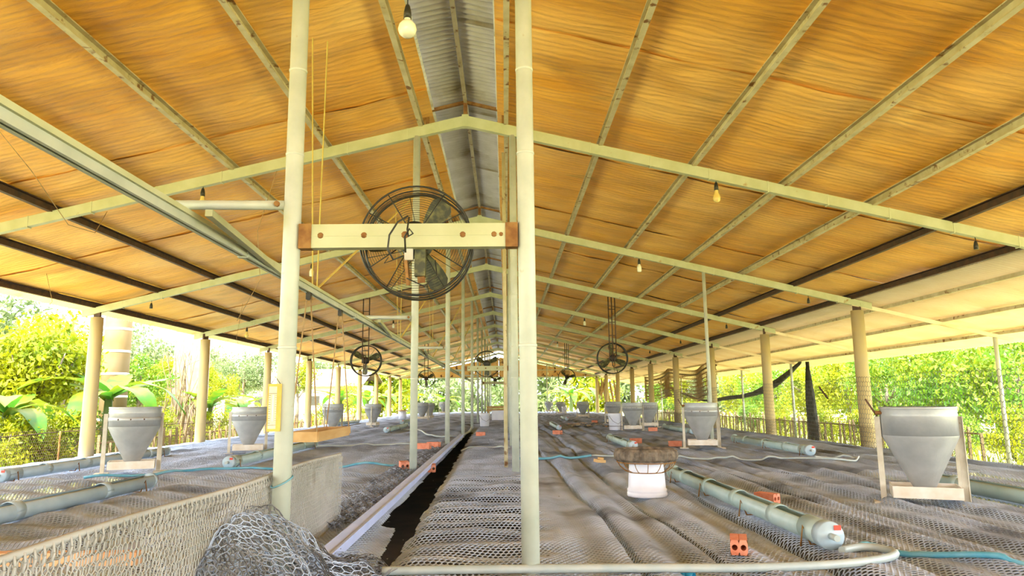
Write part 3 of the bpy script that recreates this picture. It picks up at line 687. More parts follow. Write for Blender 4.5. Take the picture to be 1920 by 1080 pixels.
tor(.132, -.128); tor(.22, -.052)
for k in range(14):
    a = 2 * math.pi * k / 14 + .1; c, s = math.cos(a), math.sin(a)
    m.tube([(.222 * c, .222 * s, -.05), (.20 * c, .20 * s, -.085), (.165 * c, .165 * s, -.115), (.132 * c, .132 * s, -.128)], .003, 5)
obj('wire_rack', m, M['rust'], ty)
def bucket(x, y, label, s=1., up=False, rack=False):
    t = thing('white_bucket', label, 'bucket', F(x, y, .01), .3, 'white plastic buckets'); t.scale = (s,) * 3
    m = MB().lathe([(0, .0), (.112, 0), (.116, .006), (.132, .27), (.137, .275), (.137, .29), (.141, .30), (.141, .325), (.136, .33), (.130, .325), (.112, .01), (0, .01)], 28)
    obj('body', m, M['white'], t)
    obj('handle', MB().tube([(-.14, -.02, .28), (-.10, -.11, .18), (0, -.15, .12), (.10, -.11, .18), (.14, -.02, .28)], .003, 5), M['dark'], t)
    if rack: 
        m = MB(); m.tube([(.16 * math.cos(k / 4), .16 * math.sin(k / 4), .08) for k in range(25)], .005, 5, closed=True); obj('wire_rack', m, M['dark'], t)
bucket(-.57, 19.4, 'white bucket standing at the far end of the middle aisle', 1.05)
bucket(2.42, 15.9, 'white bucket standing left of the third right hopper', 1.1, rack=True)
bucket(2.95, 36.0, 'small white tub among the distant right hoppers', 1.0)
t = thing('white_drum', 'white drum with an orange lid in the far left pen', 'drum', F(-4.1, 28.5, .01)); obj('body', MB().lathe([(0, 0), (.15, 0), (.15, .3), (0, .3)], 20), M['white'], t); obj('lid', MB().lathe([(0, .30), (.2, .30), (.2, .34), (0, .345)], 20), M['wood'], t)
# two-hole clay bricks
def brick_mesh():
    m = MB(); w, h, L = .085, .075, .18
    def ringpts(cx, half, hz, r):
        O = []; I = []
        for k in range(16):
            a = 2 * math.pi * k / 16; c, s = math.cos(a), math.sin(a); q = 1 / max(abs(c) / half, abs(s) / hz)
            O.append((cx + c * q, s * q)); I.append((cx + r * c, r * s))
        return O, I
    for cx in (-w / 4, w / 4):
        O, I = ringpts(cx, w / 4, h / 2, .0145)
        for y, flip in ((-L / 2, 0), (L / 2, 1)):
            v = [(x, y, z + h / 2) for x, z in O + I]; f = [(k, (k + 1) % 16, 16 + (k + 1) % 16, 16 + k) for k in range(16)]
            m.add(v, [q[::-1] for q in f] if flip else f)
        v = [(x, y, z + h / 2) for y in (-L / 2, L / 2) for x, z in I]; m.add(v, [(k, (k + 1) % 16, 16 + (k + 1) % 16, 16 + k) for k in range(16)])
    a = [(-w / 2, 0), (-.004, 0), (0, .003), (.004, 0), (w / 2, 0), (w / 2, h), (.004, h), (0, h - .003), (-.004, h), (-w / 2, h)]
    n = len(a); m.add([(x, y, z) for y in (-L / 2, L / 2) for x, z in a], [(k, n + k, n + (k + 1) % n, (k + 1) % n) for k in range(n)])
    return m.mesh('clay_brick')
BM = brick_mesh()
for x, y, r, lab in ((.99, 3.14, -.30, 'two-hole clay brick on the net at the front, showing both holes'), (1.70, 4.75, .6, 'two-hole clay brick behind the front right trough'), (2.42, 10.3, 1.5, 'reddish clay brick left of the second right hopper'),
                     (2.0, 11.1, 1.5, 'pale clay brick behind the short right trough'), (1.02, 14.2, .9, 'clay brick lying far back right of the aisle posts'), (-1.02, 10.2, 1.2, 'clay brick at the foot of the third left aisle post'),
                     (-1.1, 9.7, 1.3, 'clay brick in front of the third left aisle post'), (-1.0, 7.12, .25, 'clay brick left of the second left aisle post'), (-.77, 7.5, .1, 'clay brick right of the second left aisle post'),
                     (-.5, 14.3, 1.5, 'clay brick on the aisle in front of the white bucket'), (2.7, 21.8, 1.4, 'clay brick beside the fourth right hopper'), (3.05, 14.9, 1.5, 'clay brick right of the third right hopper')):
    tag(obj('clay_brick', BM, M['brick'], None, F(x, y, .008), (0, 0, r), .82 if y < 5 else 1.), lab, 'brick', 'loose clay bricks')
m = MB().box((0, 0, .02), (.11, .07, .03)); m.box((.02, .01, .045), (.05, .04, .02)); tag(obj('brick_fragment', m, M['wood'], None, F(.98, 7.6, .005), (.1, .1, .6)), 'small orange clay fragment left of the tyre-topped bucket', 'brick')
t = thing('pipe_coupling', 'small bright blue pipe coupling on the net at the bottom', 'fitting', F(.71, 2.90, .016), -.5)
M['cyan'] = mat('bright_blue_plastic', (.02, .32, .52), None, rough=.35, spec=.5)
obj('body', arc_shell(.014, .003, 0, 2 * math.pi, -.025, .025, 16), M['cyan'], t, (0, 0, 0), (0, 0, 1.2)); obj('collar', arc_shell(.017, .004, 0, 2 * math.pi, .008, .026, 16), M['cyan'], t, (0, 0, 0), (0, 0, 1.2))
# far clutter
t = thing('storage_box', 'white crate at the far end of the aisle', 'crate', F(-.28, 25.5, .01)); obj('body', MB().box((0, 0, .15), (.42, .35, .30)), M['white'], t); obj('lid', MB().box((0, 0, .315), (.45, .38, .03)), M['white'], t)
t = thing('wooden_bench', 'orange wooden plank bench behind the white crate', 'bench', F(-.35, 31, .0)); obj('plank', MB().box((0, 0, .42), (.95, .3, .1)), M['wood'], t); obj('plank', MB().box((0, 0, .30), (.95, .28, .1)), M['wood'], t)
for s in (-1, 1): obj('leg', MB().box((s * .4, 0, .12), (.06, .2, .28)), M['wood'], t)
V, Fq = [], []
for i in range(60):
    x = 1.75 + .8 * random.random(); y = 18.2 + 2.2 * random.random(); a = random.random() * 6; s = .05 + .08 * random.random(); z = float(fz(x, y)) + .012 + .03 * random.random()
    o = len(V); c, sn = math.cos(a) * s, math.sin(a) * s
    V += [(x + c, y + sn, z), (x - sn, y + c, z + .03), (x - c, y - sn, z), (x + sn, y - c, z + .015)]; Fq.append((o, o + 1, o + 2, o + 3))
tag(obj('litter', npmesh('litter', V, np.array(Fq)), M['litter']), 'scattered coloured paper litter on the right pen floor', 'litter', kind='stuff')
V, Fq = [], []
for i in range(900):
    y = 2.6 + 9 * random.random() ** 1.6; x = (random.random() * 2 - 1) * min(5, .75 * y); s = .004 + .008 * random.random(); z = float(fz(x, y)) + .007; a = random.random() * 6; o = len(V); c, sn = math.cos(a) * s, math.sin(a) * s
    V += [(x + c, y + sn, z), (x - sn * .4, y + c * .4, z + .004), (x - c, y - sn, z), (x + sn * .4, y - c * .4, z + .002)]; Fq.append((o, o + 1, o + 2, o + 3))
tag(obj('feather_bits', npmesh('feather_bits', V, np.array(Fq)), M['wallwhite']), 'tiny white feather and straw bits strewn over the net', 'feathers', kind='stuff')

# ------------------------------------------------------------------ thermometer, cord
t = thing('thermometer', 'yellow wooden thermometer plate hung on the nearest left post', 'thermometer', (-.917, 2.845, .66), .15)
obj('plate', MB().box((0, 0, 0), (.052, .008, .186)), M['thermo'], t); obj('dial', MB().box((-.006, -.005, .0), (.030, .003, .165)), M['paper'], t)
obj('tube', MB().tube([(-.004, -.008, -.055), (-.004, -.008, .05)], .0028, 6), M['white'], t)
m = MB()
for i in range(13): m.box((-.017, -.0068, -.06 + i * .009), (.006 if i % 2 else .009, .001, .0014)); m.box((.006, -.0068, -.06 + i * .009), (.005, .001, .001))
for z in (.055, -.068): m.box((-.006, -.0068, z), (.030, .001, .0015))
obj('scale_marks', m, M['mark'], t)
obj('hanging_wire', MB().tube([(-.015, 0, .093), (.0, .01, .12), (.02, 0, .093)], .0015, 5), M['dark'], t)
m = MB().tube([(.040 * math.cos(2 * math.pi * k / 20), .040 * math.sin(2 * math.pi * k / 20), .02 * math.sin(2 * math.pi * k / 20 + 1)) for k in range(20)], .0035, 6, closed=True)
tag(obj('tie_cord', m, M['blue'], None, (PXL, 2.89, .37)), 'blue cord tied around the nearest left post', 'cord')

# ------------------------------------------------------------------ front left net fence and net heap
def fence_pt(off):
    def fn(y, z):
        x = -.95 + .008 * np.sin(3.1 * y + off) + .012 * np.sin(9 * y + 6 * z + off) + .03 * np.sin(2 * z * 3 + y * 2 + off) * (.4 - z) - off * .012
        return np.stack([x, y, z + .004 * np.sin(4.2 * y)], 1)
    return fn
nf = thing('net_fence', 'low beige net fence along the left side of the aisle, front left', 'fence', (0, 0, 0))
for off, mk, c, y0, y1 in ((0, 'netbeige', .022, .75, 4.15), (1.3, 'netbeige', .020, .75, 4.15), (2.6, 'netbeige', .018, 2.95, 4.13)):
    obj('net_panel', hexnet('net_panel', y0, y1, -.35, .39, c, fence_pt(off), np.array([1., 0, 0]), .0022, .003, 1.25, keep=lambda y, z: (z < .388) & (y < 4.15)), M[mk], nf)
m = MB(); ycs = np.linspace(.75, 4.15, 40); m.tube([(-.95 + .008 * math.sin(3.1 * y), y, .39 + .004 * math.sin(4.2 * y)) for y in ycs], .009, 7); obj('top_rope', m, M['netbeige'], nf)
m = MB(); n = 0; y = .8
while y < 4.1:
    x = -.95 + .008 * math.sin(3.1 * y); z = .385 + .004 * math.sin(4.2 * y)
    m.tube([(x + .014 * math.cos(q), y + .008 * math.sin(q * .5), z - .012 + .022 * math.sin(q)) for q in np.linspace(0, 6.28, 8)], .003, 5); y += .03
obj('lacing', m, M['netbeige'], nf)
hp = thing('net_heap', 'bunched charcoal net heaped at the foot of the beige fence', 'net', (0, 0, 0))
def heap(off):
    def fn(x, y):
        h = .25 * np.exp(-((x + .95) / .26) ** 2) * smooth(1.9, 2.5, y) * (1 - smooth(2.7, 3.2, y)) + .03 * np.exp(-((x + .6) / .35) ** 2)
        z = np.maximum(fz(x, y), -.02) + .02 + h + .024 * np.sin(17 * x + 5 * y + off) * np.sin(13 * y - 7 * x + 2 * off) + .013 * np.sin(41 * x + off * 3) * np.sin(37 * y + off)
        xx = x + .03 * np.sin(15 * y + off * 2 + 8 * x); yy = y + .03 * np.sin(19 * x + off + 6 * y)
        return np.stack([np.maximum(xx, -.94), yy, z - .015 * off], 1)
    return fn
for off, mk, c in ((0, 'netdark', .030), (1, 'net', .028), (2, 'net', .026), (3, 'netdark', .03)):
    obj('net_layer', hexnet('net_layer', -.98, -.42, 1.7, 3.3, c, heap(off), np.array([.2, -.5, .8]), .0022, .0025, 1.1, keep=lambda x, y: x < -.42 - .30 * (np.clip(y - 2.75, 0, 9) / .6) + .05 * np.sin(9 * y)), M[mk], hp)
# crumpled net edge along the left pen
def edge(off):
    def fn(x, y):
        return np.stack([x + .02 * np.sin(21 * y + off * 2) - .02 * np.sin(1.1 * y), y, fz(x, y) * .3 + .035 + .022 * np.sin(33 * y + 20 * x + off) * np.sin(47 * x + 9 * y + off) - .01 * off], 1)
    return fn
eh = thing('net_edge', 'crumpled net hem along the left pen beside the aisle', 'net', (0, 0, 0))
for off in (0, 1, 2): obj('net_layer', hexnet('net_layer', -1.08, -.93, 3.9, 11.5, .024, edge(off), np.array([.2, -.5, .8]), .0025, .003, 1.1), M['net' if off else 'netdark'], eh)
m = MB().bar((-2.1, 2.02, .27), (-.99, 2.0, .27), .035, .034, (0, 0, 1)); t = thing('timber_rail', 'reddish timber rail lying behind the beige net fence', 'rail'); obj('rail', m, M['redwood'], t)
m = MB()
for x in (-1.95, -1.5): m.box((x, 2.01, .0), (.05, .05, .52))
obj('stake', m, M['redwood'], t)

# ------------------------------------------------------------------ side fences
t = thing('mesh_fence', 'low diamond mesh fence along the left columns', 'fence', (-6.5, 0, 0))
obj('net_panel', hexnet('net_panel', 7.2, 24, -.35, .285, .045, lambda y, z: np.stack([0 * y + .015 * np.sin(3 * y), y, z], 1), np.array([1., 0, 0]), .0022, .003, 1.0), M['dark'], t)
obj('top_wire', MB().tube([(0, y, .29 + .012 * math.sin(1.9 * y)) for y in np.linspace(7.2, 30, 60)], .006, 5), M['dark'], t)
for i in range(12): obj('post', MB().tube([(0.02, 8.6 + i * 1.93, -.6), (0.02, 8.6 + i * 1.93, .31)], .012, 6), M['rust'], t)
t = thing('wire_netting', 'tall hexagonal chicken wire fence along the right columns', 'fence', (5.36, 0, 0))
obj('net_panel', hexnet('net_panel', 5.5, 24, -.15, .88, .068, lambda y, z: np.stack([.02 * np.sin(2 * y), y, z + .012 * np.sin(3 * y)], 1), np.array([-1., 0, 0]), .0032, .003, 1.15), M['wire'], t)
obj('low_net', hexnet('low_net', 9.5, 30, -.2, .24, .03, lambda y, z: np.stack([.03 + .02 * np.sin(2 * y), y, z + .01 * np.sin(5 * y)], 1), np.array([-1., 0, 0]), .0022, .002, 1.), M['dark'], t)
# shade net swag and hanging net
def swag(pts, ws, label, mk='black_net'):
    V = []; n = 7; 
    for i, (p, w) in enumerate(zip(pts, ws)):
        for k in range(n):
            a = 2 * math.pi * k / n; V.append((p[0] + .35 * w * math.cos(a) * (1 + .3 * math.sin(i * 2.1 + k)), p[1], p[2] + w * .5 * math.sin(a) * (1 + .2 * math.sin(i * 1.7 + 2 * k))))
    m = MB().add(V, [(i * n + k, i * n + (k + 1) % n, (i + 1) * n + (k + 1) % n, (i + 1) * n + k) for i in range(len(pts) - 1) for k in range(n)], True)
    m.f += [tuple(range(n))[::-1], tuple(range(len(V) - n, len(V)))]; m.sm += [False] * 2
    return tag(obj('shade_net', m, M[mk]), label, 'shade net')
swag([(7.75, 18.55, 1.60), (7.75, 19.3, 1.38), (7.75, 20.2, 1.12), (7.75, 21.2, .95), (7.75, 22.3, .82), (7.75, 23.5, .74), (7.75, 25, .70), (7.75, 26.5, .62), (7.75, 28, .62), (7.75, 30, .8), (7.75, 33, 1.15), (7.75, 36, 1.5)],
     [.10, .16, .20, .22, .18, .14, .12, .11, .10, .10, .09, .06], 'bunched dark shade net drooping between the awning posts')
V = []; nn = 9
for i in range(9):
    z = 1.6 - i * .26; w = .04 + .34 * (i / 8) ** .9
    for k in range(nn): u = k / (nn - 1) - .5; V.append((7.8 + .05 * math.sin(k * 2.3 + i * .4), 18.25 + u * 2 * w, z))
m = MB().add(V, [(i * nn + k, i * nn + k + 1, (i + 1) * nn + k + 1, (i + 1) * nn + k) for i in range(8) for k in range(nn - 1)], True)
o = tag(obj('hanging_net', m, M['black_net']), 'narrow black net hanging from the awning corner to the ground', 'shade net'); so = o.modifiers.new('thickness', 'SOLIDIFY'); so.thickness = .006
m = MB().bar((5.30, 11.7, .66), (5.30, 12.0, .86), .02, .02); tag(obj('dark_stick', m, M['dark']), 'short dark stick caught in the chicken wire', 'stick')
t = thing('dry_fronds', 'dry brown banana fronds hanging beside the last right columns', 'leaves', (6.05, YEND, 1.965))
for i in range(7):
    V = []
    for q in range(7):
        u = q / 6; w = .055 * math.sin(math.pi * min(1, .1 + .9 * u)) + .012
        V += [(.10 * math.sin(i + 3 * u) - w, .06 * math.cos(i * 2 + 2 * u), -(1.1 + .09 * i) * u - .02 * i), (.10 * math.sin(i + 3 * u), .06 * math.cos(i * 2 + 2 * u) - .05, -(1.1 + .09 * i) * u - .02 * i), (.10 * math.sin(i + 3 * u) + w, .06 * math.cos(i * 2 + 2 * u), -(1.1 + .09 * i) * u - .02 * i)]
    m = MB().add(V, [(q * 3 + k, q * 3 + k + 1, q * 3 + k + 4, q * 3 + k + 3) for q in range(6) for k in range(2)], True)
    o = obj('frond', m, M['dryleaf'], t, (i * .17 - .5, .05 * (i % 3), 0)); so = o.modifiers.new('thickness', 'SOLIDIFY'); so.thickness = .008
obj('tie', MB().bar((-.7, .05, .02), (.75, .05, .02), .03, .03), M['rope'], t)
# woven brown screen between far right columns
t = thing('woven_screen', 'brown woven lattice screen hanging among the far right columns', 'screen', (6.6, 0, 0))
obj('lattice', hexnet('lattice', 22, 33, .72, 1.62, .10, lambda y, z: np.stack([.12 * np.sin(1.3 * y), y, z + .10 * np.sin(.9 * y + 1)], 1), np.array([-1., 0, 0]), .016, .012, 1.6), M['dryleaf'], t)
obj('top_cord', MB().tube([(.12 * math.sin(1.3 * y), y, 1.62 + .10 * math.sin(.9 * y + 1)) for y in np.linspace(22, 33, 40)], .03, 6), M['bamboo'], t)

# ------------------------------------------------------------------ outside: pickets, buildings, plants
pk = MB().box((0, 0, .35), (.05, .03, 1.2)).mesh('picket')
for side, x, ya, yb, lab in (('l', -7.3, 13.0, 40.0, 'row of pale wooden stakes beyond the left columns'), ('r', 8.6, 13.0, 42.0, 'row of brown wooden stakes beyond the awning posts')):
    t = thing('picket_fence', lab, 'fence', (x, 0, -.62)); y = ya; i = 0
    while y < yb:
        s = .62 + .25 * random.random(); obj('picket', pk, M['bamboo'], t, (.05 * random.random(), y, 0), (.06 * (random.random() - .5), .05 * (random.random() - .5), 0), (1, 1, s)); y += .24 + .18 * random.random(); i += 1
    m = MB().bar((0, ya, .62), (0, yb, .62), .02, .03); obj('rail', m, M['bamboo'], t)
# tan tank left
def at(px, X): return (X, X * 1324 / (px - 945))
tx, tyy = at(222, -9.6)
t = thing('concrete_tank', 'tall tan ribbed tank standing outside right of the nearest left column', 'tank', (tx, tyy, -.62))
obj('shell', MB().lathe([(0, 0), (.30, 0), (.30, 4.2), (.28, 4.25), (0, 4.3)], 28), M['tanwall'], t)
BD = MB().lathe([(.301, -.03), (.312, -.02), (.312, .02), (.301, .03)], 28).mesh('band')
for i in range(7): obj('band', BD, M['wallwhite'], t, (0, 0, .4 + i * .55))
obj('pipe', MB().tube([(-.42, -.2, 0), (-.42, -.2, 4.2)], .09, 12), M['wallwhite'], t)
def shed(name, label, loc, w, d, h, rh, rzv, mw, mr_, nwin=4):
    t = thing(name, label, 'building', loc, rzv)
    obj('wall', MB().box((0, 0, h / 2), (w, d, h)), mw, t)
    for s in (-1, 1): obj('roof_slope', MB().bar((0, s * (d / 2 + .5), h - .1), (0, 0, h + rh), w + 1.0, .08), mr_, t)
    for i in range(nwin):
        x = -w / 2 + (i + .5) * w / nwin; wn = obj('window', MB().box((x, -d / 2 - .02, h * .55), (.9, .06, .9)), M['rooftile'], t); obj('pane', MB().box((x, -d / 2 - .055, h * .55), (.72, .02, .72)), M['black'], wn)
    return t
shed('long_barn', 'long low barn with a brown sheet roof seen through the left columns', (-18.5, 61, -.62), 14, 6, 2.7, 1.4, -.1, M['wallwhite'], M['rooftile'], 6)
hx, hy = at(362, -10.6)
t = thing('sheet_hut', 'tall hut of brown upright sheets behind the vines at the left', 'building', (hx, hy, -.62), .4)
for i in range(4): obj('wall_sheet', MB().box((-.42 + i * .28, .012 * (i % 2), 2.2), (.275, .03, 4.4)), M['rooftile'], t)
obj('roof', MB().box((0, .5, 4.45), (1.4, 1.3, .08)), M['rooftile'], t); obj('back_wall', MB().box((0, 1.0, 2.2), (1.1, .05, 4.4)), M['rooftile'], t)

def crown(name, n, leaf, ncl=26, flat=.8, seed=0, aspect=.45):
    r = np.random.default_rng(seed); cc = r.normal(size=(ncl, 3)); cc /= np.linalg.norm(cc, axis=1, keepdims=True); cc *= r.uniform(.35, .85, (ncl, 1)); cc[:, 2] *= flat
    k = r.integers(0, ncl, n); d = r.normal(size=(n, 3)); d /= np.linalg.norm(d, axis=1, keepdims=True); P = cc[k] + d * (r.uniform(0, 1, (n, 1)) ** .5) * r.uniform(.22, .36, (ncl, 1))[k]
    ax = r.normal(size=(n, 3)); ax[:, 2] -= .4; ax /= np.linalg.norm(ax, axis=1, keepdims=True); up = r.normal(size=(n, 3)); up[:, 2] += 1.; sd = np.cross(ax, up); sd /= np.linalg.norm(sd, axis=1, keepdims=True) + 1e-9
    L = leaf * r.uniform(.6, 1.3, (n, 1)); V = np.stack([P - ax * L / 2, P + sd * L * aspect / 2, P + ax * L / 2, P - sd * L * aspect / 2], 1).reshape(-1, 3)
    return npmesh(name, V, np.arange(4 * n).reshape(-1, 4))
CR = {}
for i in range(4):
    for mk, nm in (('leafA', 'A'), ('leafB', 'B'), ('leafC', 'C')): 
        CR[nm, i] = crown('foliage', 5200, .085, 26, .8, 10 * i + ord(nm)); CR[nm, i].materials.append(M[mk])
    
for nm, mk in (('A', 'leafA'), ('B', 'leafB'), ('C', 'leafC')):
    for i in range(2): CR[nm, 'far', i] = crown('foliage', 3500, .13, 30, .85, 77 + i + ord(nm)); CR[nm, 'far', i].materials.append(M[mk])
def tree(x, y, h, R, kind, var, label, grp, name='leafy_tree', lean_=0., zc=None):
    t = thing(name, label, 'tree', (x, y, -.62), random.random() * 6, grp)
    zc = zc or h - R * .7; m = MB(); m.tube([(0, 0, 0), (.08 * h * lean_ + .05, .03, zc * .5), (.15 * lean_ * h, .0, zc)], [.03 * h ** .8 + .02, .024 * h ** .8, .014 * h ** .8], 8)
    for i in range(5):
        a = i * 1.3 + var if not isinstance(var, tuple) else i * 1.3; m.tube([(.1 * lean_ * h, 0, zc * (.55 + .08 * i)), (R * .35 * math.cos(a), R * .35 * math.sin(a), zc * (.8 + .05 * i)), (R * .5 * math.cos(a), R * .5 * math.sin(a), zc + R * .15)], [.035, .025, .01], 6)
    obj('trunk', m, M['bark'], t)
    key = (kind,) + (var if isinstance(var, tuple) else (var,))
    obj('foliage', CR[key], None, t, (.15 * lean_ * h, 0, zc), (0, 0, random.random() * 6), (R, R, R * 1.05))
def bush(x, y, R, kind, var, label, grp=None):
    t = thing('leafy_bush', label, 'bush', (x, y, -.62), random.random() * 6, grp)
    m = MB()
    for i in range(6): a = i * 1.05; m.tube([(0, 0, 0), (R * .3 * math.cos(a), R * .3 * math.sin(a), R * .5), (R * .5 * math.cos(a), R * .5 * math.sin(a), R)], [.02, .015, .008], 5)
    obj('stems', m, M['bark'], t); obj('foliage', CR[kind, var], None, t, (0, 0, R * .75), (0, 0, random.random() * 6), (R, R, R))
# banana leaf meshes
def banana_leaf(L, w, droop, seed):
    n = 12; r = random.Random(seed); V = []
    for i in range(n + 1):
        u = i / n; x = L * u * (1 - .18 * droop * u); z = L * (.55 * u - droop * .75 * u * u); ww = w * math.sin(math.pi * min(1, .06 + u * .97)) ** .6
        for s in (-1, -.5, 0, .5, 1): V.append((x + (.02 * r.random()), s * ww / 2, z + .10 * w * abs(s) * 1.2 - (.05 * r.random() if abs(s) == 1 else 0)))
    m = MB().add(V, [(i * 5 + k, i * 5 + k + 1, (i + 1) * 5 + k + 1, (i + 1) * 5 + k) for i in range(n) for k in range(4)], True)
    return m.mesh('leaf')
BL = [banana_leaf(2.0, .55, .7, 1), banana_leaf(1.8, .5, 1.1, 2), banana_leaf(1.6, .45, .35, 3)]
for b_ in BL: b_.materials.append(M['banana'])
def banana(x, y, s, label, grp='banana plants', n=9):
    t = thing('banana_plant', label, 'plant', (x, y, -.62), random.random() * 6, grp); t.scale = (s,) * 3
    obj('stem', MB().tube([(0, 0, 0), (.02, 0, .8), (0, .02, 1.6)], [.13, .11, .06], 12), M['leafC'], t)
    for i in range(n): obj('leaf', BL[i % 3], None, t, (0, 0, 1.35 + .03 * i), (0, 0, i * 2.4 + random.random() * .5))
for px, X, sc, lab in ((30, -8.6, .8, 'banana plant with a long upright leaf at the far left edge'), (215, -8.2, 1.0, 'banana plant arching a yellow-green leaf before the tan tank'), (400, -9.4, .85, 'banana plant beside the second left column'), (455, -10.5, .8, 'banana plant left of the thermometer'),
                       (640, -9.2, 1.0, 'banana plant seen behind the hanging tray'), (690, -9.0, 1.0, 'banana plant near the fifth left column'), (725, -9.0, 1.1, 'banana plant near the sixth left column')):
    x, y = at(px, X); banana(x, y, sc, lab)
banana(4.6, 50, 1.15, 'bright banana clump beyond the far end on the right'); banana(6.9, 54, 1.1, 'banana clump beyond the far end by the last right columns'); banana(-4.4, 52, .9, 'banana clump beyond the far end on the left')
# left side trees
for i, (px, X, zc, R, kd, v, lab) in enumerate((
    (5, -10.2, 1.9, 1.7, 'A', 0, 'yellow-green tree at the far left edge'), (80, -9.4, 2.1, 1.45, 'A', 1, 'yellow-green tree left of the nearest left column'), (128, -11.6, 2.3, 1.8, 'A', 2, 'broad yellow-green tree right behind the nearest left column'),
    (40, -13.6, 2.6, 2.3, 'C', 1, 'pale tree behind the leftmost trees'), (268, -11.8, 2.1, 1.2, 'B', 0, 'dark green creeper-covered tree right of the tan tank'), (318, -12.4, 2.0, 1.3, 'A', 3, 'leafy tree between the first two left columns'),
    (405, -12.5, 2.0, 1.2, 'A', 0, 'yellow-green tree right of the second left column'), (462, -12.0, 2.8, 1.3, 'C', 0, 'pale tree with a grey trunk over the second left hopper'), (560, -10.5, 2.6, 1.2, 'A', 1, 'yellow-green tree just right of the nearest post'),
    (655, -12, 1.6, 1.6, 'A', 2, 'yellow-green tree behind the fourth left column'), (712, -11.5, 1.6, 1.8, 'B', 1, 'green tree near the sixth left column'), (745, -12, 1.8, 2.2, 'A', 0, 'yellow-green tree near the last left columns'))):
    x, y = at(px, X); tree(x, y, 2.2 + R, R, kd, v, lab, 'trees left of the barn', lean_=.15 if i % 2 else -.1, zc=zc)
for i, (px, X, R, kd, v, lab) in enumerate(((15, -8.3, .85, 'A', 2, 'bright bush below the left mesh fence at the edge'), (75, -8.2, .8, 'A', 0, 'bright bush left of the nearest left column'), (135, -8.2, .8, 'A', 3, 'bright bush right before the nearest left column'),
    (185, -8.6, .8, 'B', 1, 'green bush behind the nearest left hopper'), (262, -8.8, .8, 'A', 1, 'yellow-green bush before the green creeper'), (310, -8.8, .75, 'A', 0, 'yellow-green bush left of the second left column'), (412, -9.0, .8, 'A', 2, 'yellow-green bush right of the second left column'), (478, -9.2, .8, 'A', 3, 'yellow-green bush behind the thermometer'), (600, -9.0, .8, 'A', 0, 'yellow-green bush beyond the hanging tray'), (680, -8.8, .8, 'A', 1, 'yellow-green bush behind the pale stakes'))):
    x, y = at(px, X); bush(x, y, R, kd, v, lab, 'bushes left of the barn')
for i, (px, X, zc, R, lab) in enumerate(((170, -17, 3.0, 2.4, 'pale tree far behind the nearest left column'), (260, -18, 3.0, 2.6, 'pale tree far behind the green creeper'), (350, -17, 3.2, 2.3, 'pale tree far behind the brown hut'), (430, -20, 3.0, 2.5, 'pale tree far behind the second left column'),
                                             (500, -22, 4.2, 2.6, 'pale tree rising over the long barn roof'), (590, -20, 4.4, 2.6, 'pale tree rising behind the barn near the tray ropes'))):
    x, y = at(px, X); tree(x, y, 3 + R, R, 'C', i % 4, lab, 'pale trees behind the left ones', zc=zc)
# bare vine tangle in front of the brown hut
vx, vy = at(352, -10.0); t = thing('vine_tangle', 'tangle of bare tan vine stems before the brown hut', 'vines', (vx, vy, -.62))
for i in range(26):
    a = random.random() * 6.28; q = .75 * random.random(); b_ = random.random() * 6.28
    obj('vine_stem', MB().tube([(q * math.cos(a), q * math.sin(a), 0), (q * math.cos(a) * .6 + .2 * math.cos(b_), q * math.sin(a) * .6, 1.1), (q * math.cos(a + 1), q * math.sin(a + 1), 2.0 + random.random()), (1.2 * q * math.cos(a + 1.6), q * math.sin(a + 1), 2.4 + random.random())], [.022, .018, .012, .006], 5), M['bamboo'], t)
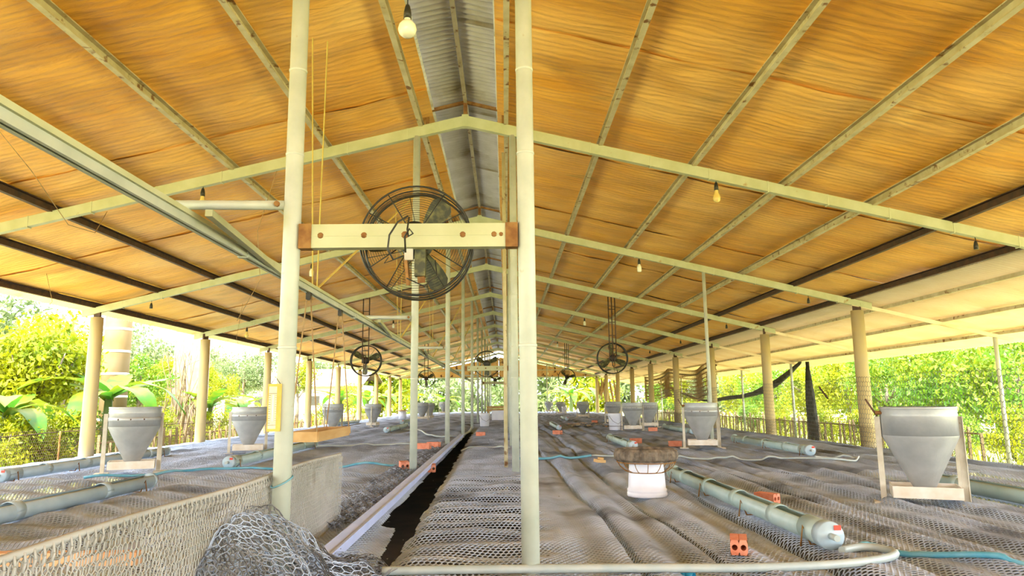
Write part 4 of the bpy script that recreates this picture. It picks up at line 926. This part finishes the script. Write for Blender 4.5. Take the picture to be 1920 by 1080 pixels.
# right side trees
for i, (px, X, zc, R, kd, v, lab) in enumerate((
    (1905, 12.6, 1.7, 1.9, 'B', 0, 'dense green tree at the far right edge'), (1815, 13.0, 1.8, 1.8, 'B', 1, 'dense green tree above the large right hopper'), (1735, 13.2, 1.8, 1.8, 'B', 2, 'dense green tree left above the large right hopper'),
    (1655, 13.0, 1.7, 1.7, 'B', 3, 'green tree right behind the nearest right column'), (1580, 13.0, 1.7, 1.7, 'A', 0, 'yellow-green tree left of the nearest right column'), (1510, 13.2, 1.7, 1.7, 'A', 1, 'yellow-green tree behind the hanging black net'),
    (1445, 13.5, 1.8, 1.9, 'B', 0, 'green tree behind the second right column'), (1390, 13.5, 1.8, 1.9, 'A', 2, 'yellow-green tree left of the second right column'), (1335, 13.5, 1.8, 2.0, 'C', 0, 'pale tree behind the third right column'), (1290, 13.5, 1.8, 2.2, 'A', 3, 'yellow-green tree left of the third right column'),
    (1245, 12.5, 1.8, 2.2, 'B', 2, 'green tree behind the woven screen'), (1860, 17, 2.4, 2.6, 'C', 1, 'tall pale tree behind the right edge trees'), (1620, 17.5, 2.4, 2.6, 'C', 2, 'tall pale tree behind the nearest right column'))):
    x, y = at(px, X); tree(x, y, 2.2 + R, R, kd, v, lab, 'trees right of the barn', zc=zc)
for i, (px, X, R, kd, v, lab) in enumerate(((1890, 9.6, .7, 'A', 0, 'low bush outside the wire at the right edge'), (1780, 9.8, .7, 'B', 1, 'low green bush behind the large right hopper'), (1690, 9.8, .75, 'A', 2, 'low bush left of the large right hopper'), (1600, 9.8, .7, 'A', 3, 'low bush left of the nearest right column'),
    (1530, 9.8, .75, 'A', 1, 'low bush beyond the black hanging net'), (1460, 9.8, .7, 'A', 0, 'low bush right of the second right column'), (1400, 10, .75, 'B', 2, 'low green bush left of the second right column'), (1310, 10, .8, 'A', 3, 'low bush beyond the second right hopper'))):
    x, y = at(px, X); bush(x, y, R, kd, v, lab, 'bushes right of the barn')
# hazy tree line far away
for i in range(30):
    a = -1.2 + 2.4 * i / 29; d = 58 + 12 * (i % 3); tree(d * math.sin(a), d * math.cos(a) + 8, 6, 4.2 + .8 * ((i * 7) % 3) / 2, 'C' if i % 4 else 'A', ('far', i % 2), 'hazy pale tree in the distant tree line', 'distant tree line', zc=2.4)
# rough grass
n = 26000; side = rng.random(n) < .5; y = 4 + 46 * rng.random(n) ** 1.3; x = np.where(side, -6.9 - 8 * rng.random(n) ** 1.5, 5.9 + 9 * rng.random(n) ** 1.4); h = .12 + .30 * rng.random(n); a = rng.random(n) * 6.28; l = .15 * (rng.random((n, 2)) - .5)
B0 = np.stack([x + .012 * np.cos(a), y + .012 * np.sin(a), np.full(n, -.62)], 1); B1 = np.stack([x - .012 * np.cos(a), y - .012 * np.sin(a), np.full(n, -.62)], 1); T = np.stack([x + l[:, 0], y + l[:, 1], -.62 + h], 1)
V = np.stack([B0, B1, T], 1).reshape(-1, 3); tag(obj('rough_grass', npmesh('rough_grass', V, np.arange(3 * n).reshape(-1, 3)), M['leafA']), 'rough yellow-green grass growing along both sides of the barn', 'grass', kind='stuff')
